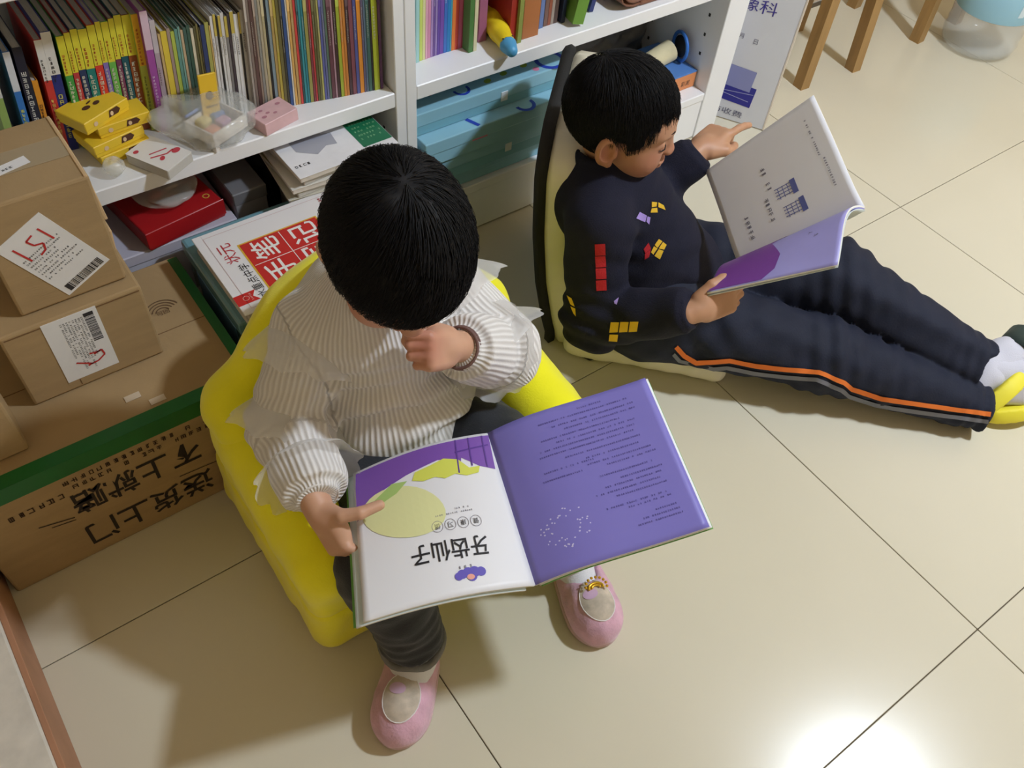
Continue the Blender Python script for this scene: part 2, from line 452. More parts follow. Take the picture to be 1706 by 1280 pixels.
# skin with redder lips, ears and knuckles
def skin_mat(name, base, red):
    m = mat(name, base, .5, sss=.12)
    nt = m.node_tree; p = nt.nodes['Principled BSDF']; L = nt.links
    a = nt.nodes.new('ShaderNodeAttribute'); a.attribute_name = 'red'
    tc = nt.nodes.new('ShaderNodeTexCoord'); n = nt.nodes.new('ShaderNodeTexNoise'); n.inputs['Scale'].default_value = 35
    L.new(tc.outputs['Object'], n.inputs['Vector'])
    ad = nt.nodes.new('ShaderNodeMath'); ad.operation = 'MULTIPLY_ADD'; ad.inputs[1].default_value = .25; L.new(n.outputs['Fac'], ad.inputs[0]); L.new(a.outputs['Fac'], ad.inputs[2])
    mx = nt.nodes.new('ShaderNodeMix'); mx.data_type = 'RGBA'; mx.inputs[6].default_value = base; mx.inputs[7].default_value = red
    L.new(ad.outputs[0], mx.inputs[0]); L.new(mx.outputs[2], p.inputs['Base Color'])
    return m
M_skin_g = skin_mat('skin_girl', S(208, 164, 134), S(184, 110, 92))
M_skin_b = skin_mat('skin_boy', S(192, 146, 112), S(172, 98, 78))

def add_head(F, c, B, s=1.0):
    """child's head in field F: c centre of the skull, B columns left / forward / up; returns a local -> world mapping"""
    P = lambda x, y, z: np.array(c) + B @ (np.array([x, y, z]) * s)
    k = .016 * s
    F.ell(P(0, -.008, .022), np.array((.070, .088, .078)) * s, B, k)
    F.ell(P(0, .030, -.040), np.array((.058, .055, .066)) * s, B, .03 * s)
    F.ell(P(0, .058, -.086), np.array((.026, .020, .018)) * s, B, .03 * s)
    F.ell(P(0, .055, .018), np.array((.055, .034, .040)) * s, B, .03 * s)
    for q in (-1, 1):
        F.ell(P(q * .035, .050, -.048), np.array((.028, .030, .030)) * s, B, .025 * s)
        F.ell(P(q * .031, .083, -.008), np.array((.017, .010, .010)) * s, B, .010 * s, 's')          # eye socket
        F.ell(P(q * .031, .071, -.011), np.array((.0145, .0125, .0105)) * s, B, .004 * s)             # closed lid over the eyeball
        F.cone(P(q * .015, .088, .009), P(q * .044, .072, .011), .005 * s, .004 * s, .010 * s)        # brow
        F.ell(P(q * .009, .093, -.040), np.array((.0062, .0065, .0055)) * s, B, .006 * s)              # nostril wing
        E = B @ np.array(((math.cos(.35 * q), -math.sin(.35 * q), 0), (math.sin(.35 * q), math.cos(.35 * q), 0), (0, 0, 1)))
        F.ell(P(q * .076, -.012, -.022), np.array((.0100, .020, .032)) * s, E, .006 * s)              # ear
        F.ell(P(q * .0865, -.008, -.019), np.array((.0108, .0125, .0205)) * s, E, .0025 * s, 's')
        F.ell(P(q * .0765, .003, -.026), np.array((.0045, .005, .008)) * s, B, .004 * s)
        F.ell(P(q * .073, -.004, -.049), np.array((.006, .008, .009)) * s, B, .005 * s)
    F.cone(P(0, .082, .000), P(0, .0965, -.037), .0060 * s, .0078 * s, .014 * s)
    F.ell(P(0, .087, -.063), np.array((.020, .0085, .0052)) * s, B, .005 * s)
    F.ell(P(0, .085, -.072), np.array((.017, .0085, .0058)) * s, B, .005 * s)
    F.cone(P(-.019, .089, -.0675), P(.019, .089, -.0675), .0016 * s, .0016 * s, .002 * s, op='s')
    return P
def add_hand(F, wrist, B, curls, thumb, s=1.0, mirror=1, spread=(6, 2, -2, -7), k=.005):
    """hand with five fingers: B columns finger direction / thumb side / back of hand;
    curls: per finger (root, middle, tip) bend in degrees towards the palm; thumb: list of three local points"""
    P = lambda x, y, z: np.array(wrist) + B @ (np.array([x, y, z]) * s)
    F.cone(P(-.02, 0, 0), P(.012, 0, 0), .0185 * s, .0178 * s, .01 * s)
    F.rbox(P(.034, -.001, 0), np.array((.030, .0255, .0105)) * s, .010 * s, B, .012 * s)
    F.ell(P(.028, .016, -.006), np.array((.024, .013, .011)) * s, B, .010 * s)
    F.ell(P(.030, -.017, -.005), np.array((.024, .009, .010)) * s, B, .010 * s)
    tips = []
    for i, (ry, ln) in enumerate(((.0195, .047), (.0070, .052), (-.0060, .049), (-.0185, .039))):
        p = np.array((.058 - (.004 if i == 3 else 0), ry, .001)); a = 0.0; sp = math.radians(spread[i]); r = .0066 if i < 3 else .0058; js = [p]
        for j, fr in enumerate((.45, .30, .25)):
            a += math.radians(curls[i][j]); d = np.array((math.cos(a) * math.cos(sp), math.cos(a) * math.sin(sp), -math.sin(a)))
            p = p + d * ln * fr * 1.02; js.append(p)
        rr = [r * 1.05, r, r * .93, r * .82]
        for j in range(3): F.cone(P(*js[j]), P(*js[j + 1]), rr[j] * s, rr[j + 1] * s, .0016 * s if j else .0035 * s)
        tips.append(P(*js[-1]))
    tp = [(.006, .016, -.004)] + list(thumb); tr = [.0115, .0095, .0085, .0072]
    for j in range(3): F.cone(P(*tp[j]), P(*tp[j + 1]), tr[j] * s, tr[j + 1] * s, .006 * s if j < 1 else .0025 * s)
    tips.append(P(*tp[-1]))
    return P, tips
def hand_field(wrist, B, elbow, re_, *a, **k):
    """a hand in its own fine grid, its forearm running up into the sleeve"""
    wrist = np.array(wrist); F = Field(wrist - .135, wrist + .135, .0019)
    e = wrist + unit(np.array(elbow) - wrist) * .05
    F.cone(e, wrist, re_, .0165 * (a[2] if len(a) > 2 else 1.0), .01)
    add_hand(F, wrist, B, *a, **k); return F
def strands(name, m, parent, paths, r=.0007, label=None):
    """hair locks as thin three-sided tubes"""
    V = []; Fc = []
    for pts in paths:
        pts = np.asarray(pts); n = len(pts)
        T = np.gradient(pts, axis=0); T /= np.linalg.norm(T, axis=1)[:, None] + 1e-9
        ref = np.array((.3, .2, .93)); A = np.cross(T, ref); A /= np.linalg.norm(A, axis=1)[:, None] + 1e-9; Bn = np.cross(T, A)
        rad = r * np.linspace(1, .35, n)[:, None]; b0 = len(V)
        ring = [pts + rad * (A * math.cos(q) + Bn * math.sin(q)) for q in (0, 2.094, 4.189)]
        V.extend(np.stack(ring, 1).reshape(-1, 3).tolist())
        for i in range(n - 1):
            for q in range(3): Fc.append([b0 + i * 3 + q, b0 + i * 3 + (q + 1) % 3, b0 + i * 3 + 3 + (q + 1) % 3, b0 + i * 3 + 3 + q])
    return meshobj(name, V, Fc, m, parent, True, label=label)
def hair_mat():
    m = mat('hair_black', S(22, 21, 23), .62, spec=.25)
    return m
M_hair = hair_mat()
def hair_paths(P, B, crown, hemfn, n, seed, rad=(.078, .097, .088), cen=(0, -.008, .022), lift=.004, step=9, stray=.03):
    """locks that run from the crown over the skull down to the hem: hemfn(az) -> lowest local z at azimuth az (0 = face)"""
    rg = np.random.default_rng(seed); out = []
    cr = unit(crown)
    # frame round the crown axis
    a = unit(np.cross(cr, (0, 1, 0.2))); b = np.cross(cr, a)
    rad = np.array(rad); cen = np.array(cen)
    for _ in range(n):
        az = rg.uniform(0, 2 * np.pi); th0 = np.arccos(1 - rg.uniform(0, 1) ** 1.0 * 1.15); tw = rg.normal(0, .10) + .25
        ex = rg.uniform(-.004, .016) * stray / .03; lf = lift * rg.uniform(.2, 1.25); L = rg.uniform(.5, 1.1); pts = []
        for i in range(step):
            th = th0 + L * i / (step - 1); A_ = az + tw * i / (step - 1)
            d = cr * np.cos(th) + (a * np.cos(A_) + b * np.sin(A_)) * np.sin(th)
            lp = cen + d * (rad + lf + .004 * (i / (step - 1)) * rg.uniform(0, 1))
            azl = math.atan2(lp[0], lp[1])
            if lp[2] < hemfn(azl) - (i > 2) * ex: break
            if th > 2.6: break
            pts.append(P(*lp))
        if len(pts) >= 4: out.append(pts)
    return out
# ------------------------------------------------------------------ measured points: where a sight line meets a plane
def at(px, py, axis, val):
    d = CAM_R @ Vector(((px - 853) / FPX, -(py - 640) / FPX, -1)); return CAM_P + d * ((val - CAM_P[axis]) / d[axis])
# ------------------------------------------------------------------ cardboard boxes on the left
M_card = mat('cardboard', S(170, 142, 102), .85, var=.07, vscale=9, bump=.25, bscale=90, stretch=(1, 1, 6))
M_cardd = mat('cardboard_seam', S(120, 90, 58), .9)
M_cardr = mat('cardboard_rim', S(204, 172, 130), .9)
M_gtape = mat('green_tape', S(26, 104, 46), .35, var=.12, vscale=14)
M_ctape = mat('clear_tape', S(206, 186, 152), .25, alpha=.45)
M_lab = mat('label_paper', S(234, 232, 232), .45, var=.02, vscale=30)
M_redpen = mat('red_marker', S(196, 52, 52), .6)
def carton(label, b, seams=True):
    x0, x1, y0, y1, z0, z1 = b
    t = thing('cardboard_box', label, 'box', ((x0 + x1) / 2, (y0 + y1) / 2, z0), 'cardboard delivery boxes piled by the bookcase')
    box('carton_body', b, M_card, t, bev=.004, seg=2)
    return t
A = (-.488, -.030, .945, 1.272, .0, .255)
tA = carton('largest cardboard box on the floor, green tape along its top edges', A)
MB().box(A[0] + .004, A[1] - .003, A[2] - .0006, A[2] + .0004, .222, .2555).box(A[0] + .004, A[1] - .003, A[2] - .0006, A[2] + .024, .2552, .2558).obj('green_tape', M_gtape, tA)
MB().box(A[1] - .0004, A[1] + .0006, A[2] + .01, A[3] - .005, .222, .2555).box(A[1] - .016, A[1] + .0006, A[2] + .026, A[3] - .005, .2552, .2558).obj('green_tape', M_gtape, tA)
box('seam', (A[0] + .004, A[1] - .016, 1.108, 1.1095, .2550, .2554), M_cardd, tA, bev=0)
p = Print(plane_surf(frame((-.145, A[2], .085), (-1, 0, 0), (0, 0, -1))), .0008)
p.text('送货上门', 0, 0, .058, 0, .212, bold=.014); p.text('不上就赔', .004, -.090, .058, 0, .205, bold=.014)
p.line([(.215, -.035), (.265, -.050)], .0022); p.line([(.215, -.028), (.25, -.036)], .0018); p.line([(-.03, -.005), (.05, -.012)], .0018)
p.obj('printed_lettering', mat('print_black_card', S(44, 34, 28), .8), tA)
p = Print(plane_surf(frame((-.125, A[2], .208), (-1, 0, 0), (0, 0, -1))), .0008)
p.fine(0, -.004, .225, .0125, .0095); p.fine(0, .012, .215, .0125, .0095); p.fine(.232, .020, .315, .0145, .0115)
p.obj('small_print', mat('print_brown_card', S(70, 50, 34), .8), tA)
p = Print(plane_surf(frame((-.115, 1.150, .2553), (1, 0, 0), (0, 1, 0))), .0006)
for r in (.012, .018, .024, .030): p.ring(.015, 0, r, .0022, 16, 20, 160)
p.text('可回', .004, -.004, .010).obj('recycling_mark', mat('print_brown_mark', S(110, 84, 58), .8), tA)
for (x, y) in ((-.22, 1.0), (-.19, .975)): box('torn_tape', (x, x + .024, y, y + .012, .2556, .2564), mat('torn_tape', S(206, 188, 164), .6), tA, bev=0)
Bb = (-.335, -.132, 1.066, 1.262, .2565, .408)
tB = carton('middle cardboard box with a label marked in red, between two boxes', Bb)
box('seam', (-.263, -.2615, Bb[2] - .0004, Bb[2] + .0004, .262, .300), M_cardd, tB, bev=0); box('flap_gap', (Bb[0] + .006, Bb[1] - .004, Bb[2] - .0005, Bb[2] + .0005, .3995, .4015), M_cardd, tB, bev=0)
C_ = (-.294, -.142, 1.090, 1.248, .4095, .598)
tC = carton('top cardboard box of the pile with a white label reading 151', C_)
box('seam', (C_[0] + .004, C_[1] - .004, 1.168, 1.1692, .5976, .5984), M_cardd, tC, bev=0)
box('flap', (C_[1] - .001, C_[1] + .004, C_[2] + .002, C_[3] - .004, .520, .600), M_cardr, tC, bev=.001, M=ROT('Y', -4, (C_[1], 0, .52)))
box('flap', (C_[1] - .001, C_[1] + .003, C_[2] + .002, C_[3] - .004, .412, .500), M_cardr, tC, bev=.001, M=ROT('Y', 5, (C_[1], 0, .5)))
box('clear_tape', (C_[0] + .004, C_[1] - .002, 1.145, 1.193, .5985, .5990), M_ctape, tC, bev=0)
Dd = (-.496, -.366, .992, 1.062, .2565, .375)
tD = carton('small plain cardboard box at the far left photo edge', Dd)
M_print = mat('label_ink', S(52, 50, 52), .7)
def shipping(parent, M, wd, ht, pen, rg, bars):
    lb = MB().box(0, wd, 0, ht, -.0002, .0006, M=M).obj('shipping_label', M_lab, parent)
    sf = plane_surf(M @ Matrix.Translation((0, 0, .0006)))
    q = Print(sf, .0003); x = bars[0]
    while x < bars[1]:
        wv = rg.choice((.0006, .0009, .0016, .0022)); q.rect(x, bars[2], x + wv, bars[3], 1); x += wv + rg.choice((.0007, .0012))
    q.rect(bars[0] - .008, bars[2], bars[0] - .001, bars[3], 1)
    q.obj('barcode', M_print, lb)
    q = Print(sf, .0003)
    for k in range(8): q.fine(wd * .08, ht * (.32 + .05 * k) if bars[3] < ht * .4 else ht * (.30 + .055 * k), wd * rg.uniform(.6, .92), .0034, .0026, rg)
    q.obj('label_print', mat('label_ink_grey', S(110, 108, 110), .7), lb)
    q = Print(sf, .0005)
    for st in pen: q.line(st, .0028)
    q.obj('red_handwriting', M_redpen, lb)
# label on B: barcode down its right side, red digit near the bottom
shipping(tB, frame((-.279, Bb[2] - .0003, .404), (0, 0, -1), (1, 0, 0)), .128, .078,
         [[(.090, .050), (.086, .062), (.098, .064), (.106, .052), (.108, .036)], [(.094, .022), (.108, .044)], [(.086, .044), (.088, .060)]], random.Random(4), (.014, .066, .058, .072))
# label on C, turned, with red 151
mC = frame((-.225, C_[2] - .0003, .418), (.068, 0, .036), (-.05, 0, .118))
shipping(tC, mC, .078, .130, [[(.016, .082), (.014, .114)], [(.046, .112), (.034, .110), (.036, .098), (.046, .092), (.040, .082), (.030, .080)], [(.060, .086), (.058, .114)]], random.Random(5), (.016, .070, .004, .018))
for o in (): pass
lb = MB().box(-.255, -.198, 1.150, 1.168, .5990, .5996, M=RZ(12, (-.22, 1.16, .6))).obj('address_label', M_lab, tC)
Print(plane_surf(RZ(12, (-.22, 1.16, .6)) @ frame((-.250, 1.154, .5996), (1, 0, 0), (0, 1, 0))), .0004).fine(0, 0, .035, .005, .0042).obj('label_print', M_print, lb)

# ------------------------------------------------------------------ books
ONES = 'first second third fourth fifth sixth seventh eighth ninth tenth eleventh twelfth thirteenth fourteenth fifteenth sixteenth seventeenth eighteenth nineteenth'.split()
TENS = {20: 'twenty', 30: 'thirty', 40: 'forty', 50: 'fifty', 60: 'sixty'}
def ordn(n):
    if n < 20: return ONES[n - 1]
    t, o = n // 10 * 10, n % 10
    return (TENS[t] + '-' + ONES[o - 1]) if o else TENS[t][:-1] + 'ieth'
M_pages = mat('book_pages', S(196, 190, 180), .85, var=.10, vscale=60, stretch=(14, 1, 14))
def cmat(rgb, k=0): return mat('cover_%02x%02x%02x' % rgb, S(*rgb), .42, var=.04, vscale=30)
def book(name, x0, x1, yf, z0, h, dep, rgb, lean, label, group, upper=None, letters=None, split=.55, pages=True, rot=0.0):
    """upright book, spine towards the room, leaning by `lean` degrees to the right"""
    M = ROT('Y', lean, (x0 if lean < 0 else x1, yf, z0)) @ RZ(rot, ((x0 + x1) / 2, yf, z0)); w_ = x1 - x0; dz = z0 - min((M @ Vector((x, y, z0))).z for x in (x0, x1) for y in (yf, yf + dep)); M = Matrix.Translation((0, 0, dz + .0002)) @ M; c = cmat(rgb); tk = min(.0012, w_ * .2)
    t = tag(MB().box(x0 + .0002, x1 - .0002, yf, yf + .0016, z0, z0 + h, M=M).box(x0 + .0002, x0 + tk, yf + .0016, yf + dep, z0, z0 + h, M=M).box(x1 - tk, x1 - .0002, yf + .0016, yf + dep, z0, z0 + h, M=M).obj(name, c), label, 'book', group)
    box('page_block', (x0 + tk, x1 - tk, yf + .0017, yf + dep - .002, z0 + .0015, z0 + h - .002), M_pages, t, bev=0, M=M)
    if upper:
        box('spine_band', (x0 + .0001, x1 - .0001, yf - .0004, yf + .0004, z0 + h * split, z0 + h - .0003), cmat(upper), t, bev=0, M=M)
    if letters:
        for (fr0, fr1, rgb2, big) in letters:
            wd = w_ * .55; F0 = M @ frame((x0 + w_ * .5 - wd / 2, yf - .0005, z0 + h * fr1), (1, 0, 0), (0, 0, 1)); q = Print(plane_surf(F0), .0003); zz = 0
            while zz < h * (fr1 - fr0): q.fine(0, -zz - wd, wd * .7, wd * 1.2, wd * (.95 if big else .6)); zz += wd * (1.25 if big else .9)
            q.obj('spine_lettering', cmat(rgb2), t)
    return t
def X_at(px, py, y): return at(px, py, 1, y).x
GL = 'children\'s books on the left shelf'
W_ = (232, 228, 220)
# far left: mixed tall spines
for (a, b, py, rgb, h, nm, up, lt) in (
        (-14, 1, 188, (150, 176, 96), .185, 'green and white spine at the left photo edge', (214, 214, 206), None),
        (2, 15, 141, (60, 122, 196), .190, 'blue spine with white top beside the black spine', (220, 222, 226), [(.15, .5, (222, 228, 120), True)]),
        (20, 38, 141, (40, 40, 56), .192, 'black spine with a column of white characters', None, [(.12, .8, (226, 224, 220), True)]),
        (42, 53, 150, (226, 150, 48), .135, 'short orange spine between the black and red spines', None, [(.15, .7, (90, 56, 30), True)]),
        (53, 67, 122, (206, 62, 58), .196, 'red spine with white top beside the navy one', (226, 222, 216), [(.12, .5, (240, 200, 110), True), (.66, .85, (60, 56, 60), False)]),
        (67, 85, 122, (42, 52, 130), .205, 'navy spine with white top beside the yellow series', (226, 222, 216), [(.12, .5, (226, 220, 120), True), (.62, .82, (60, 56, 60), False)])):
    x0, x1 = X_at(a, py, 1.405), X_at(b, py, 1.405); book('book', x0, x1, 1.405, ZS, h, .14, rgb, 5.5, nm, GL, up, lt, .66)
ys = [85.2, 100, 111.7, 125, 141.4, 156.3, 166.4, 179.7, 190, 203, 218.8]
yc = [((72, 160, 76), 'green'), ((192, 62, 66), 'red'), ((44, 60, 100), 'navy'), ((36, 128, 122), 'teal'), ((214, 64, 52), 'bright red'), ((134, 116, 190), 'lilac'), ((110, 186, 84), 'light green'), ((122, 60, 92), 'plum'), ((36, 90, 100), 'dark teal'), ((150, 80, 40), 'brown')]
for k in range(10):
    x0, x1 = X_at(ys[k], 104, 1.40), X_at(ys[k + 1], 104, 1.40)
    t = book('series_book', x0 + .0004, x1 - .0004, 1.40, ZS, .196 + .002 * (k % 3) + .0008 * k, .15, yc[k][0], 5.2, f'{ordn(k + 1)} yellow-topped series book from the left, its lower spine {yc[k][1]}', 'yellow-topped series', (224, 214, 62), [(.70, .86, (190, 70, 52), False), (.14, .62, (232, 230, 214), True)], .67)
x0, x1 = X_at(218, 100, 1.395), X_at(232, 100, 1.395)
book('book', x0, x1, 1.392, ZS, .205, .15, (190, 204, 84), 5, 'lime spine with an orange title block beside the purple spine', GL, (240, 190, 50), [(.62, .9, (190, 60, 40), False), (.2, .5, (90, 110, 60), False)], .58)
x0, x1 = X_at(233, 100, 1.385), X_at(246, 100, 1.385)
book('book', x0, x1, 1.380, ZS, .213, .16, (158, 78, 158), 4.6, 'purple spine with a pale pink top right of the yellow series', GL, (218, 190, 206), [(.2, .5, (226, 200, 226), False)], .70)
x0, x1 = X_at(247, 100, 1.385), X_at(256, 100, 1.385)
book('book', x0, x1, 1.381, ZS, .195, .16, (176, 158, 168), 4.6, 'mauve grey spine wrapped in film right of the purple spine', GL, (196, 186, 192), [(.45, .6, (90, 50, 60), False)], .72)
cn = lambda n: n
thin = [(259, 264, (206, 176, 120), 'tan'), (264, 275, (222, 196, 70), 'yellow'), (275, 281, (164, 142, 134), 'taupe'), (281, 288, (176, 190, 84), 'lime'), (288, 294, (104, 150, 140), 'teal'), (294, 298, (124, 166, 156), 'pale teal'), (298, 303, (196, 172, 140), 'beige'), (303, 309, (72, 100, 92), 'dark green'), (309, 315, (64, 92, 80), 'bottle green'),
        (315, 320.5, (214, 204, 180), 'cream'), (320.5, 325, (92, 88, 60), 'olive'), (325, 329, (120, 112, 70), 'khaki'), (329, 332, (84, 76, 50), 'dark olive'), (332, 340, (52, 64, 108), 'navy'), (340, 347, (172, 168, 90), 'moss'), (347, 350, (210, 178, 110), 'sand'),
        (350, 355.5, (226, 222, 220), 'white'), (355.5, 360, (214, 210, 208), 'off-white'), (360, 363.5, (44, 42, 42), 'black'), (363.5, 368, (222, 220, 218), 'white'), (368, 374, (216, 212, 208), 'off-white'), (374, 379, (132, 128, 126), 'grey'), (379, 384, (70, 60, 66), 'charcoal'), (384, 390, (220, 218, 216), 'white'), (390, 397.5, (226, 224, 222), 'bright white'), (397.5, 401, (46, 44, 44), 'black'), (401, 409, (206, 204, 200), 'pale grey')]
n = len(thin)
for k, (a, b, rgb, cnm) in enumerate(thin):
    yf = 1.385 - .025 * k / n; x0, x1 = X_at(a, 96, yf), X_at(b, 96, yf)
    late = k >= 16
    book('thin_book', x0, x1 - .0003, yf, ZS, .168 + (.012 if late else 0) + .003 * ((k * 7) % 3), .18, rgb, 4.2 - .02 * k, f'{ordn(k + 1)} thin picture book right of the mauve spine, {cnm} spine', 'thin picture books in the middle of the left shelf', (198, 176, 84) if late and k % 2 else None, [(.62, .8, (70, 66, 66), False)] if late and sum(rgb) > 560 else None, .80)
# yellow half-height sleeve standing before the thin books
ysl = 1.350; xa, xb = X_at(326, 150, ysl), X_at(357, 150, ysl)
sl = thing('yellow_sleeve', 'yellow half-height cardboard sleeve with a round portrait standing before thin books', 'sleeve', ((xa + xb) / 2, ysl, ZS), None)
Ml = ROT('Y', 4, (xb, ysl, ZS)); hs = at(340, 124, 1, ysl).z - ZS; box('sleeve_body', (xa, xb, ysl - .003, ysl + .001, ZS, ZS + hs), mat('sleeve_yellow', S(240, 196, 50), .5), sl, bev=.0008, M=Ml)
wv = xb - xa; sfl = plane_surf(Ml @ frame((xa, ysl - .003, ZS), (1, 0, 0), (0, 0, 1)))
Print(sfl, .0005).poly(ellipse(wv * .5, hs * .62, .0065, .0080), .02).obj('portrait_medallion', mat('medallion', S(120, 92, 60), .6), sl)
Print(sfl, .0005).fine(wv * .25, hs * .40, wv * .78, .004, .0035).obj('sleeve_print', mat('sleeve_ink', S(110, 80, 30), .6), sl)
mags = [(409, 413, (170, 160, 150), 'grey'), (413, 418, (132, 116, 108), 'taupe'), (418, 424, (96, 70, 66), 'dark brown'), (424, 428, (150, 130, 116), 'stone'), (428, 433, (140, 138, 132), 'ash'), (433, 438, (176, 164, 140), 'beige'), (438, 443, (182, 168, 128), 'sand'), (443.5, 446.5, (40, 38, 38), 'black'), (447, 453, (128, 146, 156), 'grey-blue'), (453, 458, (176, 148, 90), 'tan'), (458, 463, (186, 168, 74), 'mustard'), (463, 469, (112, 104, 64), 'olive'), (469, 473, (70, 66, 52), 'dark olive'),
        (473, 479, (60, 84, 136), 'blue'), (479, 482, (226, 222, 214), 'white'), (482, 486.5, (214, 168, 96), 'tan orange'), (487, 492, (196, 158, 100), 'caramel'), (492, 496.5, (206, 74, 70), 'red'), (496.5, 500, (52, 84, 88), 'dark teal'), (500, 504.5, (64, 142, 152), 'teal'), (504.5, 509, (56, 128, 140), 'deep teal'), (509, 515, (156, 150, 84), 'khaki'), (515, 519, (128, 64, 70), 'maroon'), (519, 522.5, (190, 66, 68), 'crimson'), (522.5, 527, (98, 92, 56), 'moss'), (527, 531, (112, 108, 70), 'dull green'), (531, 534.5, (188, 182, 110), 'pale olive'),
        (534.5, 539, (96, 98, 156), 'violet blue'), (539, 543, (108, 112, 150), 'slate blue'), (543, 547.5, (96, 116, 100), 'grey-green'), (547.5, 554, (104, 66, 74), 'wine'), (554, 557.5, (176, 140, 150), 'mauve'), (557.5, 563, (70, 50, 50), 'dark brown'), (563, 569, (160, 172, 60), 'lime'), (569, 573.5, (214, 142, 66), 'orange'), (573.5, 578, (196, 128, 64), 'amber'), (578.5, 584, (84, 62, 66), 'plum brown'), (584, 591, (132, 80, 88), 'dusty red'), (591, 597, (88, 92, 150), 'indigo'), (597, 604, (220, 142, 56), 'bright orange'),
        (604, 608, (104, 96, 120), 'grey violet'), (608, 612, (96, 112, 130), 'slate'), (612, 618, (72, 104, 96), 'pine green'), (618, 621.5, (60, 54, 54), 'black-brown'), (621.5, 631, (172, 180, 56), 'yellow-green'), (631.5, 636.5, (104, 70, 110), 'purple')]
n = len(mags)
for k, (a, b, rgb, cnm) in enumerate(mags):
    yf = float(np.interp((a + b) / 2, [409, 450, 492, 561, 603, 631], [1.352, 1.346, 1.337, 1.322, 1.314, 1.308])); x0, x1 = X_at(a, 94, yf), X_at(b, 94, yf)
    book('magazine', x0, min(x1 - .0003, .4365), yf, ZS, .235 + .003 * ((k * 5) % 4), .20, rgb, 3.2 - 2.9 * k / n, f'{ordn(n - k)} magazine from the right end of the left shelf, {cnm} spine', 'magazines at the right end of the left shelf', tuple(min(255, c + 30) for c in rgb) if k % 3 == 0 else None, [(.45, .7, (200, 194, 180), False)] if k % 2 == 0 else None, .72)
# right shelf
GR = 'books on the right shelf'
past = [(692, 698, (176, 220, 216), 'aqua'), (698, 703, (214, 228, 116), 'lime'), (703, 708, (232, 228, 164), 'pale yellow'), (708, 712, (236, 178, 200), 'pink'), (712, 717, (222, 152, 184), 'rose'), (717, 721, (178, 146, 200), 'lilac'), (721, 724.5, (120, 92, 160), 'violet'), (724.5, 728, (164, 140, 196), 'lavender'), (728, 732.5, (110, 80, 168), 'deep violet'), (732.5, 739, (126, 86, 176), 'purple'), (739, 744.5, (72, 120, 200), 'blue'), (744.5, 750, (58, 136, 200), 'sky blue'), (750, 752.5, (88, 176, 190), 'cyan'), (752.5, 758.5, (236, 132, 66), 'orange'), (758.5, 763.5, (222, 86, 74), 'coral'), (763.5, 769.5, (214, 104, 140), 'hot pink'), (769.5, 778, (176, 66, 94), 'crimson')]
for k, (a, b, rgb, cnm) in enumerate(past):
    yf = float(np.interp((a + b) / 2, [692, 735, 778], [1.352, 1.354, 1.352])) - .002 * (k == 0); x0, x1 = X_at(a, 41, yf), X_at(b, 41, yf)
    if k == 0: x0 = max(x0, .4848)
    book('thin_book', x0, x1 - .0003, yf, ZS, .205 + .002 * (k % 3), .17, rgb, 1.2, f'{ordn(k + 1)} thin rainbow book from the divider panel, {cnm} spine', 'rainbow row of thin books', None, [(.5, .7, (236, 232, 236), False)] if k % 4 == 2 else None)
for (a, b, py, yf, rgb, h, nm, up, dep) in (
        (782, 789.5, 40, 1.330, (84, 130, 72), .20, 'green cover book right of the rainbow row', None, .15), (790, 796, 40, 1.330, (222, 214, 176), .20, 'cream book touching the green cover book', None, .15), (798, 811, 40, 1.352, (166, 100, 132), .21, 'mauve book left of the yellow toy', None, .15),
        (850, 862, 40, 1.318, (166, 50, 38), .22, 'dark red book right of the yellow toy', (120, 40, 34), .16), (864, 871, 40, 1.311, (140, 150, 74), .22, 'olive and blue spine beside the dark red book', (74, 84, 140), .16),
        (872, 899, 30, 1.318, (176, 108, 58), .22, 'wide yellow and brown book block', (240, 206, 50), .15), (900, 907, 20, 1.335, (104, 126, 176), .20, 'blue spine right of the yellow and brown block', None, .15),
        (907.5, 914, 20, 1.337, (120, 90, 80), .19, 'brown spine beside the blue spine', None, .15), (914, 919, 20, 1.337, (150, 84, 62), .19, 'rust spine between two brown books', None, .15), (919, 924, 20, 1.337, (166, 150, 138), .19, 'grey beige spine beside the rust one', None, .15), (924, 930, 20, 1.337, (92, 72, 66), .19, 'dark brown spine left of the black spine', None, .15),
        (937, 943, 20, 1.330, (38, 44, 60), .20, 'blue-black spine left of the tilted green book', None, .15)):
    x0, x1 = X_at(a, py, yf), X_at(b, py, yf); book('book', x0, x1 - .0004, yf, ZS, h, dep, rgb, .6, nm, GR, up, None, .42 if a == 872 else .5)
x0 = X_at(949, 20, 1.315); book('book', x0, x0 + .026, 1.300, ZS, .20, .15, (112, 156, 62), 10, 'green book with a navy edge tilted to the right', GR, None, None, rot=-12)
x0 = X_at(985, 10, 1.33); book('book', x0, x0 + .012, 1.335, ZS, .20, .15, (40, 52, 110), 12, 'navy thin book leaning beside the green book', GR)
